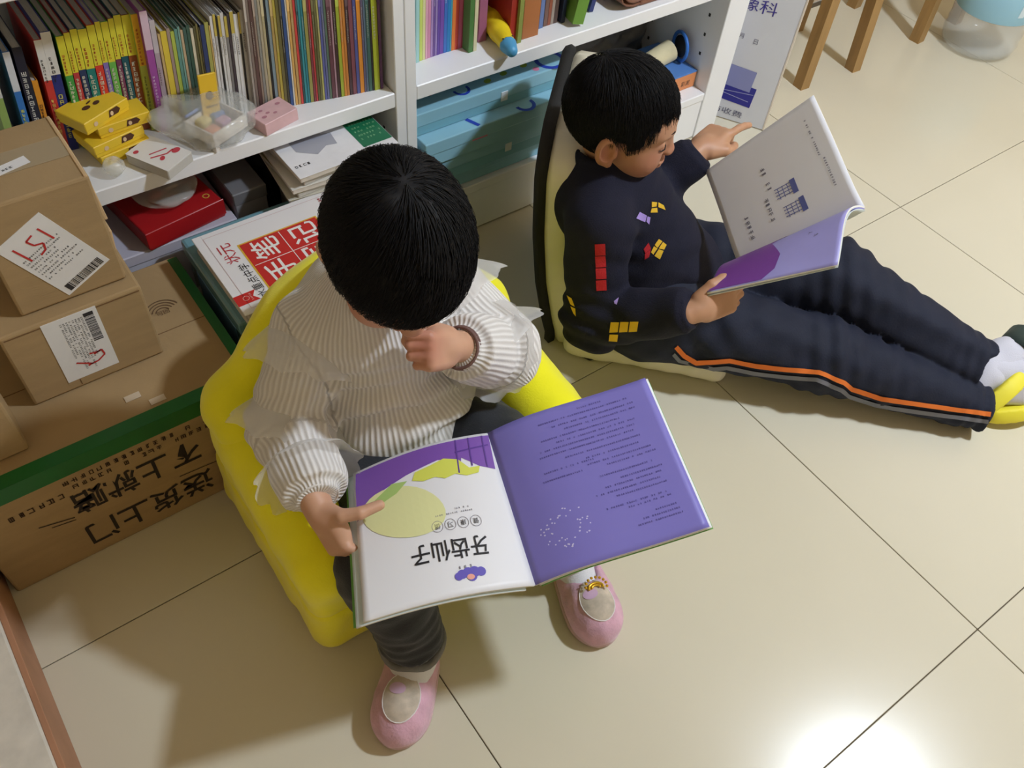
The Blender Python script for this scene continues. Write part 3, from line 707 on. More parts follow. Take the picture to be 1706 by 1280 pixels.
# rolled brown pouch
ro = thing('leather_pouch', 'brown folded leather pouch lying on the right shelf', 'pouch', (1.06, 1.38, ZS))
pts = [(.985 + .11 * math.sin(t * .5) * .0 + .0, 0, 0) for t in (0,)]
V = []; Fc = []
for i in range(2):
    for k in range(26):
        t = k / 25 * 3.6 * math.pi; r = .012 + .0075 * t / math.pi * .55
        V.append((1.045 + r * 1.7 * math.cos(t), 1.302 + .10 * i, ZS + .0345 + r * 1.0 * math.sin(t)))
for k in range(25): Fc.append([k, k + 1, 27 + k, 26 + k])
o = meshobj('rolled_leather', V, Fc, mat('brown_leather', S(128, 84, 62), .5, bump=.3, bscale=150), ro, True); md = o.modifiers.new('thick', 'SOLIDIFY'); md.thickness = .004
box('pouch_flap', (1.06, 1.15, 1.302, 1.402, ZS + .001, ZS + .012), MATS['brown_leather'], ro, bev=.004, seg=2)

# yellow toy pen with a blue tip
ty = thing('toy_pen', 'yellow bulbous toy pen with a blue tip lying on the right shelf', 'toy', (.71, 1.32, ZS))
a, b = np.array((.690, 1.268, ZS + .0235)), np.array((.735, 1.43, ZS + .0245))
F = Field((.62, 1.22, ZS - .005), (.80, 1.50, ZS + .07), .0035); L_ = lambda t: a + (b - a) * t
F.chain([L_(.10), L_(.40), L_(.62), L_(.80), L_(1.0)], [.0165, .0195, .0225, .0185, .024], .01); F.half((0, 0, ZS + .0008), (0, 0, -1))
tb = sdfobj(F, 'toy_body', mat('toy_yellow', S(240, 212, 40), .4), ty, it=1)
F = Field((.62, 1.20, ZS - .005), (.80, 1.36, ZS + .07), .003); F.cone(L_(-.02), L_(.10), .0125, .0178, .006); F.half(L_(.115), b - a); F.half((0, 0, ZS + .0008), (0, 0, -1))
sdfobj(F, 'toy_tip', mat('toy_blue', S(84, 160, 206), .4), ty, it=1)
for q in (-1, 1): MB().lathe([(.0005, -.002), (.002, -.001), (.0022, .0005), (.0005, .0012)], 10, Matrix.Translation((L_(.14)[0] + q * .011, L_(.14)[1] - .002, ZS + .037))).obj('eye', M_ink if 'M_ink' in globals() else M_print, ty, True)

# ------------------------------------------------------------------ things on the left shelf before the books
M_ybox = mat('candy_box_yellow', S(240, 202, 52), .45, var=.03, vscale=30)
M_brown = mat('choc_brown', S(84, 50, 34), .6); M_face = mat('cream_print', S(226, 196, 156), .6)
def candy(cx, cy, z0, h, wx, wy, rz, label):
    t = thing('card_game_box', label, 'box', (cx, cy, z0), 'small yellow boxes stacked on the left shelf')
    M = RZ(rz, (cx, cy, z0)); box('box_base', (cx - wx / 2, cx + wx / 2, cy - wy / 2, cy + wy / 2, z0, z0 + h * .45), M_ybox, t, bev=.001, M=M)
    box('box_lid', (cx - wx / 2 - .0012, cx + wx / 2 + .0012, cy - wy / 2 - .0012, cy + wy / 2 + .0012, z0 + h * .30, z0 + h), M_ybox, t, bev=.0012, M=M)
    tp = plane_surf(M @ frame((cx - wx / 2, cy - wy / 2, z0 + h), (1, 0, 0), (0, 1, 0))); fr = plane_surf(M @ frame((cx - wx / 2, cy - wy / 2 - .0012, z0), (1, 0, 0), (0, 0, 1)))
    q = Print(tp, .0005)
    for k in range(5): q.ring(wx * .62 + k * .0066, wy * .84, .0025, .0011, 12)
    q.poly(ellipse(wx * .36, wy * .46, .0075, .005), .02); q.poly(ellipse(wx * .58, wy * .44, .0065, .0045, 12), .02); q.poly(ellipse(wx * .5, wy * .60, .006, .0018, 15), .02); q.obj('lid_print', M_brown, t)
    q = Print(fr, .0005); q.poly([(wx * .52, h * .38), (wx * .74, h * .36), (wx * .80, h * .6), (wx * .74, h * .9), (wx * .56, h * .9)], .02).obj('side_print', M_brown, t)
    q = Print(fr, .0008); q.poly(ellipse(wx * .60, h * .60, .003, h * .18), .02); q.poly(ellipse(wx * .22, h * .55, .004, .004), .02).obj('side_print', M_face, t)
candy(-.045, 1.372, ZS + .0003, .020, .085, .062, 8, 'bottom yellow box of the stack beside the card deck')
candy(-.052, 1.374, ZS + .0206, .022, .088, .062, 12, 'middle yellow box of the stack beside the card deck')
candy(-.030, 1.382, ZS + .0429, .020, .086, .060, 4, 'third yellow box from the bottom, under the tilted one')
candy(-.062, 1.384, ZS + .0632, .022, .088, .062, 24, 'topmost yellow box of the stack, turned askew')
# playing cards
cdk = thing('card_deck', 'stack of white playing cards with red marks by the yellow boxes', 'cards', (.0, 1.305, ZS))
M = RZ(28, (0, 1.303, ZS)); box('cards', (-.030, .030, 1.303 - .043, 1.303 + .043, ZS + .0003, ZS + .019), mat('card_edges', S(196, 192, 184), .6, var=.08, vscale=200, stretch=(1, 1, 20)), cdk, bev=.0015, M=M)
box('top_card', (-.030, .030, 1.303 - .043, 1.303 + .043, ZS + .0191, ZS + .0196), mat('card_white', S(236, 232, 228), .4), cdk, bev=0, M=M)
q = Print(plane_surf(M @ frame((-.030, 1.260, ZS + .0196), (1, 0, 0), (0, 1, 0))), .0004); q.poly(ellipse(.022, .028, .006, .004, 30), .02); q.line([(.012, .044), (.035, .030), (.050, .030)], .003); q.line([(.018, .052), (.046, .040)], .0025); q.poly(ellipse(.050, .024, .008, .006), .02); q.poly(ellipse(.012, .074, .005, .004), .02); q.obj('card_print', mat('card_red', S(204, 70, 84), .5), cdk)
# white box in a clear plastic bag
bg = thing('bagged_box', 'small open white box wrapped in a crumpled clear plastic bag', 'box', (.105, 1.335, ZS))
M = RZ(22, (.11, 1.33, ZS))
MB().box(.070, .148, 1.292, 1.356, ZS + .012, ZS + .014, M=M).box(.070, .148, 1.292, 1.2945, ZS + .014, ZS + .036, M=M).box(.070, .148, 1.3535, 1.356, ZS + .014, ZS + .036, M=M).box(.070, .0725, 1.2945, 1.3535, ZS + .014, ZS + .036, M=M).box(.1455, .148, 1.2945, 1.3535, ZS + .014, ZS + .036, M=M).obj('tray', mat('tray_white', S(236, 230, 224), .4), bg)
box('tray_foot', (.070, .080, 1.292, 1.302, ZS + .0005, ZS + .012), MATS['tray_white'], bg, M=M, bev=.001)
for k, (cx, cy, c) in enumerate(((.09, 1.315, (226, 150, 120)), (.12, 1.32, (206, 160, 190)), (.10, 1.345, (226, 204, 120)), (.128, 1.342, (120, 140, 190)))): box('bead_pack', (cx - .012, cx + .012, cy - .010, cy + .010, ZS + .0145, ZS + .030), cmat(c), bg, bev=.004, seg=2, M=M)
box('blue_strip', (.075, .145, 1.357, 1.362, ZS + .036, ZS + .042), cmat((96, 124, 190)), bg, bev=.002, M=M)
def crumple(name, c, r, m, parent, seed, zmin, amp=.010, neck=None):
    bm = bmesh.new(); bmesh.ops.create_icosphere(bm, subdivisions=4, radius=1); rg = np.random.default_rng(seed); W = rg.normal(size=(10, 3)); ph = rg.uniform(0, 6, 10)
    for v in bm.verts:
        d = np.array(v.co); f_ = sum(abs(math.sin(2.2 * (W[i] @ d) + ph[i])) for i in range(10)) / 10 - .6
        p = np.array(c) + d * np.array(r) * (1 + f_ * amp / .02)
        if neck is not None: t = max(0, d @ unit(neck)); p = p + unit(neck) * t ** 4 * .034 * (1 + f_ * 2)
        p[2] = max(p[2], zmin); v.co = Vector(p)
    V = [v.co.copy() for v in bm.verts]; Fc = [[q.index for q in f_.verts] for f_ in bm.faces]; bm.free()
    return meshobj(name, V, Fc, m, parent, True)
M_film = mat('clear_film', S(236, 236, 228), .18, alpha=.33, spec=.9, bump=.8, bscale=60)
crumple('plastic_bag', (.112, 1.330, ZS + .030), (.070, .060, .040), M_film, bg, 3, ZS + .0006, .012, (-.75, .25, .45))
# pink box
pk = thing('soap_box', 'small pink paper box at the shelf front', 'box', (.21, 1.31, ZS)); M = RZ(14, (.208, 1.312, ZS))
box('carton', (.172, .244, 1.288, 1.338, ZS + .0003, ZS + .024), mat('pink_card', S(226, 184, 186), .5, var=.06, vscale=50), pk, bev=.001, M=M)
q = Print(plane_surf(M @ frame((.172, 1.288, ZS + .024), (1, 0, 0), (0, 1, 0))), .0004)
for (u, v, r1) in ((.014, .018, .005), (.026, .024, .004), (.020, .036, .004), (.036, .016, .004), (.056, .034, .005), (.010, .036, .003)): q.poly(ellipse(u, v, r1, r1 * .7), .02)
q.obj('box_print', mat('print_rose', S(188, 130, 142), .5), pk)
# knot of film near the yellow boxes
crumple('plastic_scrap', (-.072, 1.312, ZS + .014), (.016, .018, .014), M_film, None, 9, ZS + .0006, .012)
tag(bpy.data.objects['plastic_scrap'], 'small crumpled scrap of clear film before the yellow boxes', 'scrap')

# ------------------------------------------------------------------ lower left compartment and things before it
lv = thing('white_carton', 'pale lavender carton under the red folder on the lower shelf', 'box', (.02, 1.40, ZB))
box('carton_body', (-.12, .100, 1.300, 1.50, ZB + .0005, .262), mat('lavender_card', S(206, 204, 216), .6, var=.03), lv, bev=.002); box('carton_lid', (-.122, .102, 1.298, 1.502, .240, .2630), mat('lavender_lid', S(196, 192, 206), .6), lv, bev=.002)
rf = thing('red_folder', 'glossy red folder box on top of the lavender carton', 'folder', (.0, 1.38, .2635)); M = RZ(8, (0, 1.38, .26))
box('folder_body', (-.075, .078, 1.302, 1.46, .2638, .302), mat('red_gloss', S(176, 30, 34), .32), rf, bev=.003, M=M, seg=2); box('folder_lid', (-.076, .079, 1.300, 1.3025, .270, .304), MATS['red_gloss'], rf, bev=.001, M=M)
q = Print(plane_surf(M @ frame((.030, 1.310, .302), (1, 0, 0), (0, 1, 0))), .0006); q.ring(.030, .018, .0055, .0022, 14).obj('gold_mark', mat('gold_print', S(214, 166, 70), .4), rf)
crumple('clear_bag', (.008, 1.372, .3225), (.058, .052, .0175), M_film, None, 12, .304, .008); tag(bpy.data.objects['clear_bag'], 'clear plastic bag of small parts lying on the red folder', 'bag')
for k, (dx, dy, c) in enumerate(((-.02, .0, (176, 60, 50)), (.015, .01, (200, 186, 160)), (.03, -.012, (130, 140, 160)))): box('small_part', (.008 + dx - .012, .008 + dx + .012, 1.372 + dy - .008, 1.372 + dy + .008, .309, .318), cmat(c), bpy.data.objects['clear_bag'], bev=.003)
dg = thing('grey_box', 'dark grey box in the shaded lower compartment', 'box', (.165, 1.40, ZB))
box('box_body', (.108, .172, 1.315, 1.52, ZB + .0005, .300), mat('grey_board', S(150, 148, 150), .6), dg, bev=.002); box('box_lid', (.1065, .1735, 1.3135, 1.522, .275, .302), mat('grey_lid', S(120, 118, 120), .6), dg, bev=.002)
bk = thing('black_bag', 'black soft bag at the back of the lower compartment', 'bag', (.27, 1.47, ZB))
F = Field((.17, 1.34, ZB - .01), (.44, 1.59, .40), .006); F.rbox((.305, 1.43, ZB + .082), (.118, .095, .08), .03); F.cone((.24, 1.46, .29), (.37, 1.46, .29), .024, .024, .03); F.noise(.004, .06, 3); F.half((0, 0, ZB + .001), (0, 0, -1)); sdfobj(F, 'bag_body', M_blackbag if 'M_blackbag' in globals() else mat('black_nylon', S(26, 25, 27), .6), bk, it=1)
# blue translucent storage case, notebook on top
sc_ = thing('storage_case', 'teal blue storage case between the big carton and the yellow chair', 'case', (.15, 1.12, 0))
box('case_body', (-.012, .275, 1.030, 1.262, .0, .268), mat('case_teal', S(84, 132, 142), .25, coat=.4), sc_, bev=.008, seg=2); box('case_lid', (-.016, .279, 1.026, 1.266, .258, .292), mat('case_lid', S(120, 164, 176), .22, coat=.5), sc_, bev=.006, seg=2)
box('blue_divider', (-.0135, -.0125, 1.06, 1.22, .05, .25), mat('case_blue', S(120, 168, 206), .4), sc_, bev=0)
nb = thing('notebook', 'white notebook with a red square title lying behind the yellow chair', 'notebook', (.13, 1.11, .292))
NT = ROT('Y', -1.5, (.0, 1.1, .325)) 
for k in range(3): box('pages', (-.004 + .004 * k, .284, 1.008 + .003 * k, 1.214 - .002 * k, .2925 + .0105 * k, .2925 + .0105 * k + .0100), mat('notebook_pages', S(214, 208, 200), .8), nb, bev=.001)
box('cover', (-.008, .286, 1.006, 1.216, .3243, .3262), mat('notebook_cover', S(234, 230, 230), .4), nb, bev=.0008)
sf = plane_surf(frame((.286, 1.006, .3262), (0, 1, 0), (-1, 0, 0)))
Print(sf, .0004).poly([(.034, .088), (.156, .088), (.156, .236), (.034, .236)], .05).obj('title_frame', mat('print_gold', S(226, 180, 60), .5), nb)
Print(sf, .0007).poly([(.037, .091), (.153, .091), (.153, .233), (.037, .233)], .05).obj('title_panel', mat('print_red', S(200, 44, 40), .45), nb)
q = Print(sf, .0010); q.line([(.095, .093), (.095, .231)], .0014); q.line([(.039, .162), (.151, .162)], .0014)
q.text('手', .042, .172, .050, bold=.008); q.text('写', .042, .100, .050, bold=.008); q.text('笔', .100, .172, .050, bold=.008); q.text('记', .100, .100, .050, bold=.008); q.obj('title_lettering', mat('print_white', S(240, 236, 232), .5), nb)
q = Print(sf, .0006); q.text('状', .118, .244, .024).text('元', .144, .244, .024); q.obj('red_lettering', mat('print_red2', S(190, 50, 60), .5), nb)
q = Print(sf, .0006); q.text('衡水重点中学', .006, .240, .017, 0, .104); q.obj('black_lettering', M_print, nb)
q = Print(sf, .0006); q.poly([(.022, .294), (.046, .294), (.046, .256), (.034, .264), (.022, .256)], .05).obj('red_ribbon', MATS['print_red'], nb)
q = Print(sf, .0009); q.ring(.034, .276, .005, .0008, 14); q.fine(.026, .266, .043, .0034, .0028); q.obj('ribbon_print', mat('print_rose2', S(236, 190, 180), .5), nb)
q = Print(sf, .0006); q.line([(.010, .010), (.010, .278), (.198, .278), (.198, .010)], .0007); q.obj('border_line', mat('print_palered', S(206, 170, 168), .5), nb)
Print(sf, .0006).fine(.160, .060, .196, .006, .005).obj('small_print', MATS['print_red2'], nb)
# magazines lying in the lower compartment, sticking out
for k, (rz, c, lb) in enumerate(((-6, (206, 200, 184), 'lowest loose magazine of the pile behind the child\'s head'), (2, (150, 140, 96), 'olive magazine second from the bottom of the pile'), (-3, (222, 216, 206), 'thick cream magazine in the middle of the pile'), (5, (226, 222, 222), 'pale magazine second from the top of the pile'), (1, (232, 230, 232), 'topmost magazine with a green band and a grey shape'))):
    z0 = .3175 + .0125 * k; t = thing('loose_magazine', lb, 'magazine', (.30, 1.32, z0), 'magazines lying in a pile on the lower shelf'); M = RZ(rz, (.30, 1.33, z0))
    x0, x1, y0, y1 = .188 + .006 * (k > 2), .395, 1.205 + .012 * (k % 2), 1.46
    box('pages', (x0 + .002, x1 - .002, y0 + .002, y1 - .002, z0, z0 + .0105), M_pages if k % 2 else mat('magazine_pages', S(216, 206, 192), .8, var=.06, vscale=90), t, bev=.001, M=M); box('cover', (x0, x1, y0, y1, z0 + .0106, z0 + .0118), cmat(c), t, bev=.0004, M=M)
    if k == 4:
        sf2 = plane_surf(M @ frame((x0, y0, z0 + .0118), (1, 0, 0), (0, 1, 0)))
        Print(sf2, .0004).poly([(.140, .020), (.200, .020), (.200, .13), (.140, .13)], .05).obj('green_band', mat('print_green', S(24, 110, 74), .45), t)
        q = Print(sf2, .0007); [q.fine(.148, .04 + .012 * j, .192, .006, .0045) for j in range(5)]; q.obj('band_lettering', mat('print_ltgreen', S(150, 196, 150), .5), t)
        Print(sf2, .0004).poly([(.03, .07), (.06, .045), (.085, .06), (.105, .055), (.11, .09), (.08, .10), (.07, .13), (.045, .11), (.03, .10)], .05).obj('grey_shape', mat('print_greyblob', S(168, 168, 178), .5), t)
        Print(sf2, .0004).fine(.008, .028, .034, .008, .0065).obj('small_print', M_print, t)
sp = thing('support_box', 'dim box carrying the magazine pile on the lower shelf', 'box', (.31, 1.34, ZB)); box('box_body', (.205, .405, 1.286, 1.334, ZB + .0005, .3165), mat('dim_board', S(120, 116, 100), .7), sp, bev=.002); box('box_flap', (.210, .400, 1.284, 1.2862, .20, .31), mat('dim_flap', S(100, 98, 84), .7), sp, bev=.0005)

# ------------------------------------------------------------------ lower right compartment: pale blue boxes
M_blu = mat('pale_blue_card', S(148, 196, 214), .4, var=.02, vscale=14); M_blu2 = mat('pale_blue_base', S(126, 180, 196), .45); M_royal = mat('royal_blue', S(40, 66, 178), .5); M_lime2 = mat('print_lime2', S(150, 170, 60), .5); M_pk2 = mat('print_pink2', S(226, 130, 160), .5)
M_steel = mat('white_clasp', S(226, 232, 236), .3)
for k, (z0, z1, yf, x0, lb) in enumerate(((.1355, .1850, 1.298, .500, 'lowest pale blue box on the bottom shelf'), (.1855, .2400, 1.276, .494, 'second pale blue box from the bottom, clasp in front'), (.2405, .2980, 1.268, .494, 'second pale blue box from the top, with a dark blue bar'), (.2985, .3490, 1.300, .492, 'topmost pale blue box, dark blue rings on its lid'))):
    t = thing('flat_gift_box', lb, 'box', (.70, 1.42, z0), 'pale blue flat boxes stacked behind the boy'); x1 = x0 + .405
    box('box_base', (x0, x1, yf, yf + .235, z0, z0 + (z1 - z0) * .86), M_blu2 if k % 2 else M_blu, t, bev=.0015); box('box_lid', (x0 - .0015, x1 + .0015, yf - .0015, yf + .237, z1 - .030, z1), M_blu, t, bev=.0025, seg=2)
    sf = plane_surf(frame((x0, yf - .0015, z1), (1, 0, 0), (0, 1, 0)))
    if k == 3:
        q = Print(sf, .0005); q.ring(.125, .030, .016, .006, 20, 170, 380).obj('lid_ring', M_royal, t); Print(sf, .0005).ring(.352, .030, .030, .010, 24, 150, 395).obj('lid_ring', M_royal, t)
        q = Print(sf, .0005); [Print(sf, .0005).poly(ellipse(u, v, .010, .007, 20, 7), .02).obj('lid_print', M_lime2, t) for u, v in ((.19, .030), (.235, .036), (.29, .040))]
        q = Print(sf, .0005); [Print(sf, .0005).poly(ellipse(u, v, .008, .007, 0, 9), .02).obj('lid_print', M_pk2, t) for u, v in ((.305, .016), (.06, .05))]
        box('clasp', (x0 + .205, x0 + .222, yf - .003, yf - .0015, z1 - .036, z1 - .014), M_steel, t, bev=.0006)
    if k == 2:
        q = Print(sf, .0005); q.line([(.130, .003), (.118, .034)], .009).obj('lid_bar', M_royal, t); Print(sf, .0005).ring(.255, .016, .020, .008, 20, 180, 380).obj('lid_ring', M_royal, t)
        q = Print(plane_surf(frame((x0, yf - .0015, z1 - .03), (1, 0, 0), (0, 0, 1))), .0005); q.rect(.112, .0, .150, .0035, .1); q.obj('lid_print', M_pk2, t)
    if k == 1: box('clasp', (x0 + .205, x0 + .222, yf - .003, yf - .0015, z1 - .038, z1 - .018), M_steel, t, bev=.0006); box('corner_clip', (x0 - .002, x0 + .004, yf - .003, yf - .0015, z1 - .045, z1 - .02), M_steel, t, bev=.0006)
ob = thing('orange_box', 'orange box with a blue top at the right end of the bottom shelf', 'box', (1.26, 1.40, ZB))
box('box_body', (1.185, 1.330, 1.322, 1.47, ZB + .0005, ZB + .042), mat('orange_card', S(226, 146, 92), .5), ob, bev=.0015); box('box_top', (1.184, 1.331, 1.3215, 1.471, ZB + .0422, ZB + .0455), mat('blue_card', S(88, 132, 196), .5), ob, bev=.0008)
q = Print(plane_surf(frame((1.185, 1.322, ZB), (1, 0, 0), (0, 0, 1))), .0005); q.text('彩泥', .095, .012, .014).obj('box_lettering', M_print, ob)
db = thing('dark_bag', 'crumpled dark grey bag at the back of the right bottom shelf', 'bag', (1.10, 1.52, ZB))
F = Field((.90, 1.38, ZB - .01), (1.33, 1.60, .40), .006); F.rbox((1.11, 1.525, ZB + .095), (.185, .055, .095), .04); F.cone((.98, 1.49, .33), (1.26, 1.50, .31), .035, .03, .04); F.noise(.006, .07, 21); F.noise(.003, .03, 22); F.half((0, 0, ZB + .001), (0, 0, -1)); F.half((0, 1.585, 0), (0, 1, 0))
sdfobj(F, 'bag_body', mat('dark_nylon', S(62, 60, 58), .5), db, it=1)
rl = thing('paper_roll', 'pale paper roll with a blue ring lying on the orange box', 'roll', (1.24, 1.40, ZB + .046))
MR = Matrix.Translation((1.305, 1.385, ZB + .0835)) @ Matrix.Rotation(math.radians(90), 4, 'Y') @ Matrix.Rotation(math.radians(0), 4, 'X')
MB().lathe([(.0205, -.13), (.0220, -.13), (.0265, -.008), (.0250, -.008), (.0205, -.13)], 28, Matrix.Translation((1.300, 1.392, ZB + .0765)) @ Matrix.Rotation(math.radians(78), 4, 'Y'), cap=False).obj('paper_tube', mat('roll_paper', S(222, 208, 168), .7, var=.06, vscale=30), rl, True)
MB().tube([Vector((1.318, 1.385, ZB + .082)) + Vector((.010 * math.cos(t), .034 * math.cos(t), .034 * math.sin(t))) for t in np.linspace(0, 6.283, 33)[:-1]], .0045, 10, closed=True).obj('ring', mat('ring_blue', S(58, 120, 206), .35), rl, True)
MB().lathe([(.0005, -.0015), (.0265, -.0015), (.0265, .0015), (.0005, .0015)], 24, Matrix.Translation((1.318, 1.385, ZB + .082)) @ Matrix.Rotation(math.radians(-16), 4, 'Z') @ Matrix.Rotation(math.radians(90), 4, 'Y')).obj('dark_disc', mat('dark_rubber', S(40, 44, 52), .6), rl, True)

# ------------------------------------------------------------------ film bag beside the bookcase
fb = thing('film_bag', 'tall white hospital film bag with blue print beside the bookcase', 'bag', (1.48, 1.30, 0))
Mb = frame((1.418, 1.392, .0), (1.526 - 1.418, 1.208 - 1.392, 0), (0.03, .035, 1)); BWd = .213
box('bag_body', (0, BWd, 0.002, .52, -.006, 0), mat('bag_white', S(226, 226, 232), .35, var=.02, vscale=10, bump=.1, bscale=12), fb, bev=.0015, M=Mb)
box('bag_edge', (BWd - .004, BWd + .0006, .002, .52, -.0065, .0012), mat('bag_edge', S(236, 222, 206), .4), fb, bev=.0005, M=Mb)
sf = plane_surf(Mb); q = Print(sf, .0006)
q.poly([(.0, .062), (.158, .052), (.162, .108), (.0, .12)], .05).obj('blue_field', mat('print_navyblue', S(48, 48, 150), .45), fb)
q = Print(sf, .0009); q.poly([(.050, .100), (.146, .094), (.150, .152), (.054, .158)], .05).obj('blue_panel', mat('print_steel', S(146, 150, 200), .45), fb)
q = Print(sf, .0012)
for a_ in ([(.02, .088), (.08, .083), (.158, .090)], [(.01, .073), (.08, .076), (.15, .068)]): q.line(a_, .0016)
q.obj('panel_lines', mat('print_paleblue', S(180, 184, 226), .45), fb)
q = Print(sf, .0008); q.text('影像科', .016, .300, .034, 0, .135); q.obj('bag_lettering', mat('print_indigo', S(70, 62, 150), .5), fb)
q = Print(sf, .0008); q.text('月', .078, .228, .013).text('日', .118, .222, .013); q.text('谨防收费', .030, .020, .018, -2, .115); q.obj('bag_small_lettering', mat('print_slate', S(110, 108, 130), .5), fb)

# ------------------------------------------------------------------ stools and water jug
M_wood = mat('stool_wood', S(164, 128, 78), .5, var=.14, vscale=10, bump=.15, bscale=60, stretch=(6, 6, .6))
def stool(c, hx, hy, rz, label):
    t = thing('wooden_stool', label, 'stool', (*c, 0), 'wooden stools at the upper right'); M = RZ(rz, (*c, 0))
    for sx in (-1, 1):
        for sy in (-1, 1):
            x, y = c[0] + sx * hx, c[1] + sy * hy; bm = MB(); w2 = .0165
            V = [M @ Vector((x + a * w2 - sx * (.02 if z else 0), y + b * w2 - sy * (.02 if z else 0), z)) for z in (0, .415) for a, b in ((-1, -1), (1, -1), (1, 1), (-1, 1))]
            bm.add(V, [[3, 2, 1, 0], [4, 5, 6, 7]] + [[i, (i + 1) % 4, (i + 1) % 4 + 4, i + 4] for i in range(4)]).obj('leg', M_wood, t)
    for sy in (-1, 1): box('stretcher', (c[0] - hx, c[0] + hx, c[1] + sy * (hy - .006) - .008, c[1] + sy * (hy - .006) + .008, .33, .365), M_wood, t, M=M)
    for sx in (-1, 1): box('stretcher', (c[0] + sx * (hx - .006) - .008, c[0] + sx * (hx - .006) + .008, c[1] - hy, c[1] + hy, .33, .365), M_wood, t, M=M)
    box('seat', (c[0] - hx - .02, c[0] + hx + .02, c[1] - hy - .02, c[1] + hy + .02, .4152, .44), M_wood, t, bev=.006, seg=2, M=M)
stool((1.896, 1.420), .105, .122, -4, 'wooden stool nearest the hospital film bag')
stool((2.405, 1.425), .105, .122, 3, 'wooden stool behind the clear water jug')
jg = thing('water_jug', 'large clear plastic water jug with a pale blue label', 'bottle', (2.44, 1.19, 0)); TJ = Matrix.Translation((2.455, 1.185, 0.001))
M_clear = mat('clear_plastic', S(236, 240, 240), .08, alpha=.20, spec=1.0)
pr_ = [(.004, .020), (.045, .016), (.070, .004), (.092, .002), (.108, .012), (.113, .034), (.110, .052), (.113, .068), (.110, .086), (.113, .10), (.112, .30), (.09, .36), (.035, .40), (.033, .43)]
jb = MB().lathe(pr_ + [(r - .0022, z + (.002 if z < .02 else 0)) for r, z in pr_[::-1]], 48, TJ, cap=False).obj('jug_body', M_clear, jg, True)
MB().lathe([(.1145, .125), (.1145, .28), (.1150, .28), (.1150, .125)], 48, TJ, cap=False).obj('label_band', mat('label_blue', S(150, 192, 208), .35), jg, True)
MB().lathe([(.001, .43), (.037, .43), (.037, .45), (.001, .45)], 24, TJ).obj('cap', mat('cap_blue', S(70, 120, 190), .4), jg, True)
q = Print(lambda u, v: (TJ @ Vector((.1152 * math.cos(u / .1152 - 2.5), .1152 * math.sin(u / .1152 - 2.5), v)), Vector((math.cos(u / .1152 - 2.5), math.sin(u / .1152 - 2.5), 0))), .0004)
q.rect(.05, .15, .068, .19, .01); q.obj('label_mark', mat('label_white', S(214, 230, 238), .4), jg)
# ------------------------------------------------------------------ yellow plush child's armchair
M_plush = mat('yellow_plush', S(255, 246, 16), .85, sheen=.35, var=.05, vscale=9, bump=.25, bscale=350)
ch = thing('child_armchair', 'yellow plush child-size armchair under the child in the white sweater', 'chair', (.12, .76, 0))
def plush(name, fn, lo, hi):
    F_ = Field(lo, hi, .007); fn(F_); F_.noise(.0016, .06, 3); return sdfobj(F_, name, M_plush, ch, it=2)
plush('seat_base', lambda F: F.rbox((.115, .755, .080), (.252, .190, .080), .035).rbox((.12, .74, .135), (.17, .18, .05), .04, k=.02), (-.2, .5, -.02), (.44, 1.0, .24))
plush('armrest', lambda F: F.cone((-.078, .610, .235), (-.078, .86, .265), .060, .062, .02).rbox((-.08, .73, .19), (.055, .165, .07), .03, k=.03), (-.22, .5, .08), (.04, 1.02, .40))
plush('armrest', lambda F: F.cone((.325, .610, .235), (.325, .86, .265), .060, .062, .02).rbox((.325, .73, .19), (.055, .165, .07), .03, k=.03), (.20, .5, .08), (.46, 1.02, .40))
def back(F):
    for k in range(15):
        a = math.pi * k / 14; x = .122 - .160 * math.cos(a); z = .258 + .166 * math.sin(a) ** 1.1
        F.cone((x, .886, .12), (x, .882 + .012 * math.sin(a), z + .012), .055, .054, .02)
    F.ell((-.082, .862, .298), (.060, .074, .055), k=.03); F.ell((.33, .862, .298), (.060, .074, .055), k=.03)
plush('backrest', back, (-.22, .76, .04), (.46, 1.02, .58))

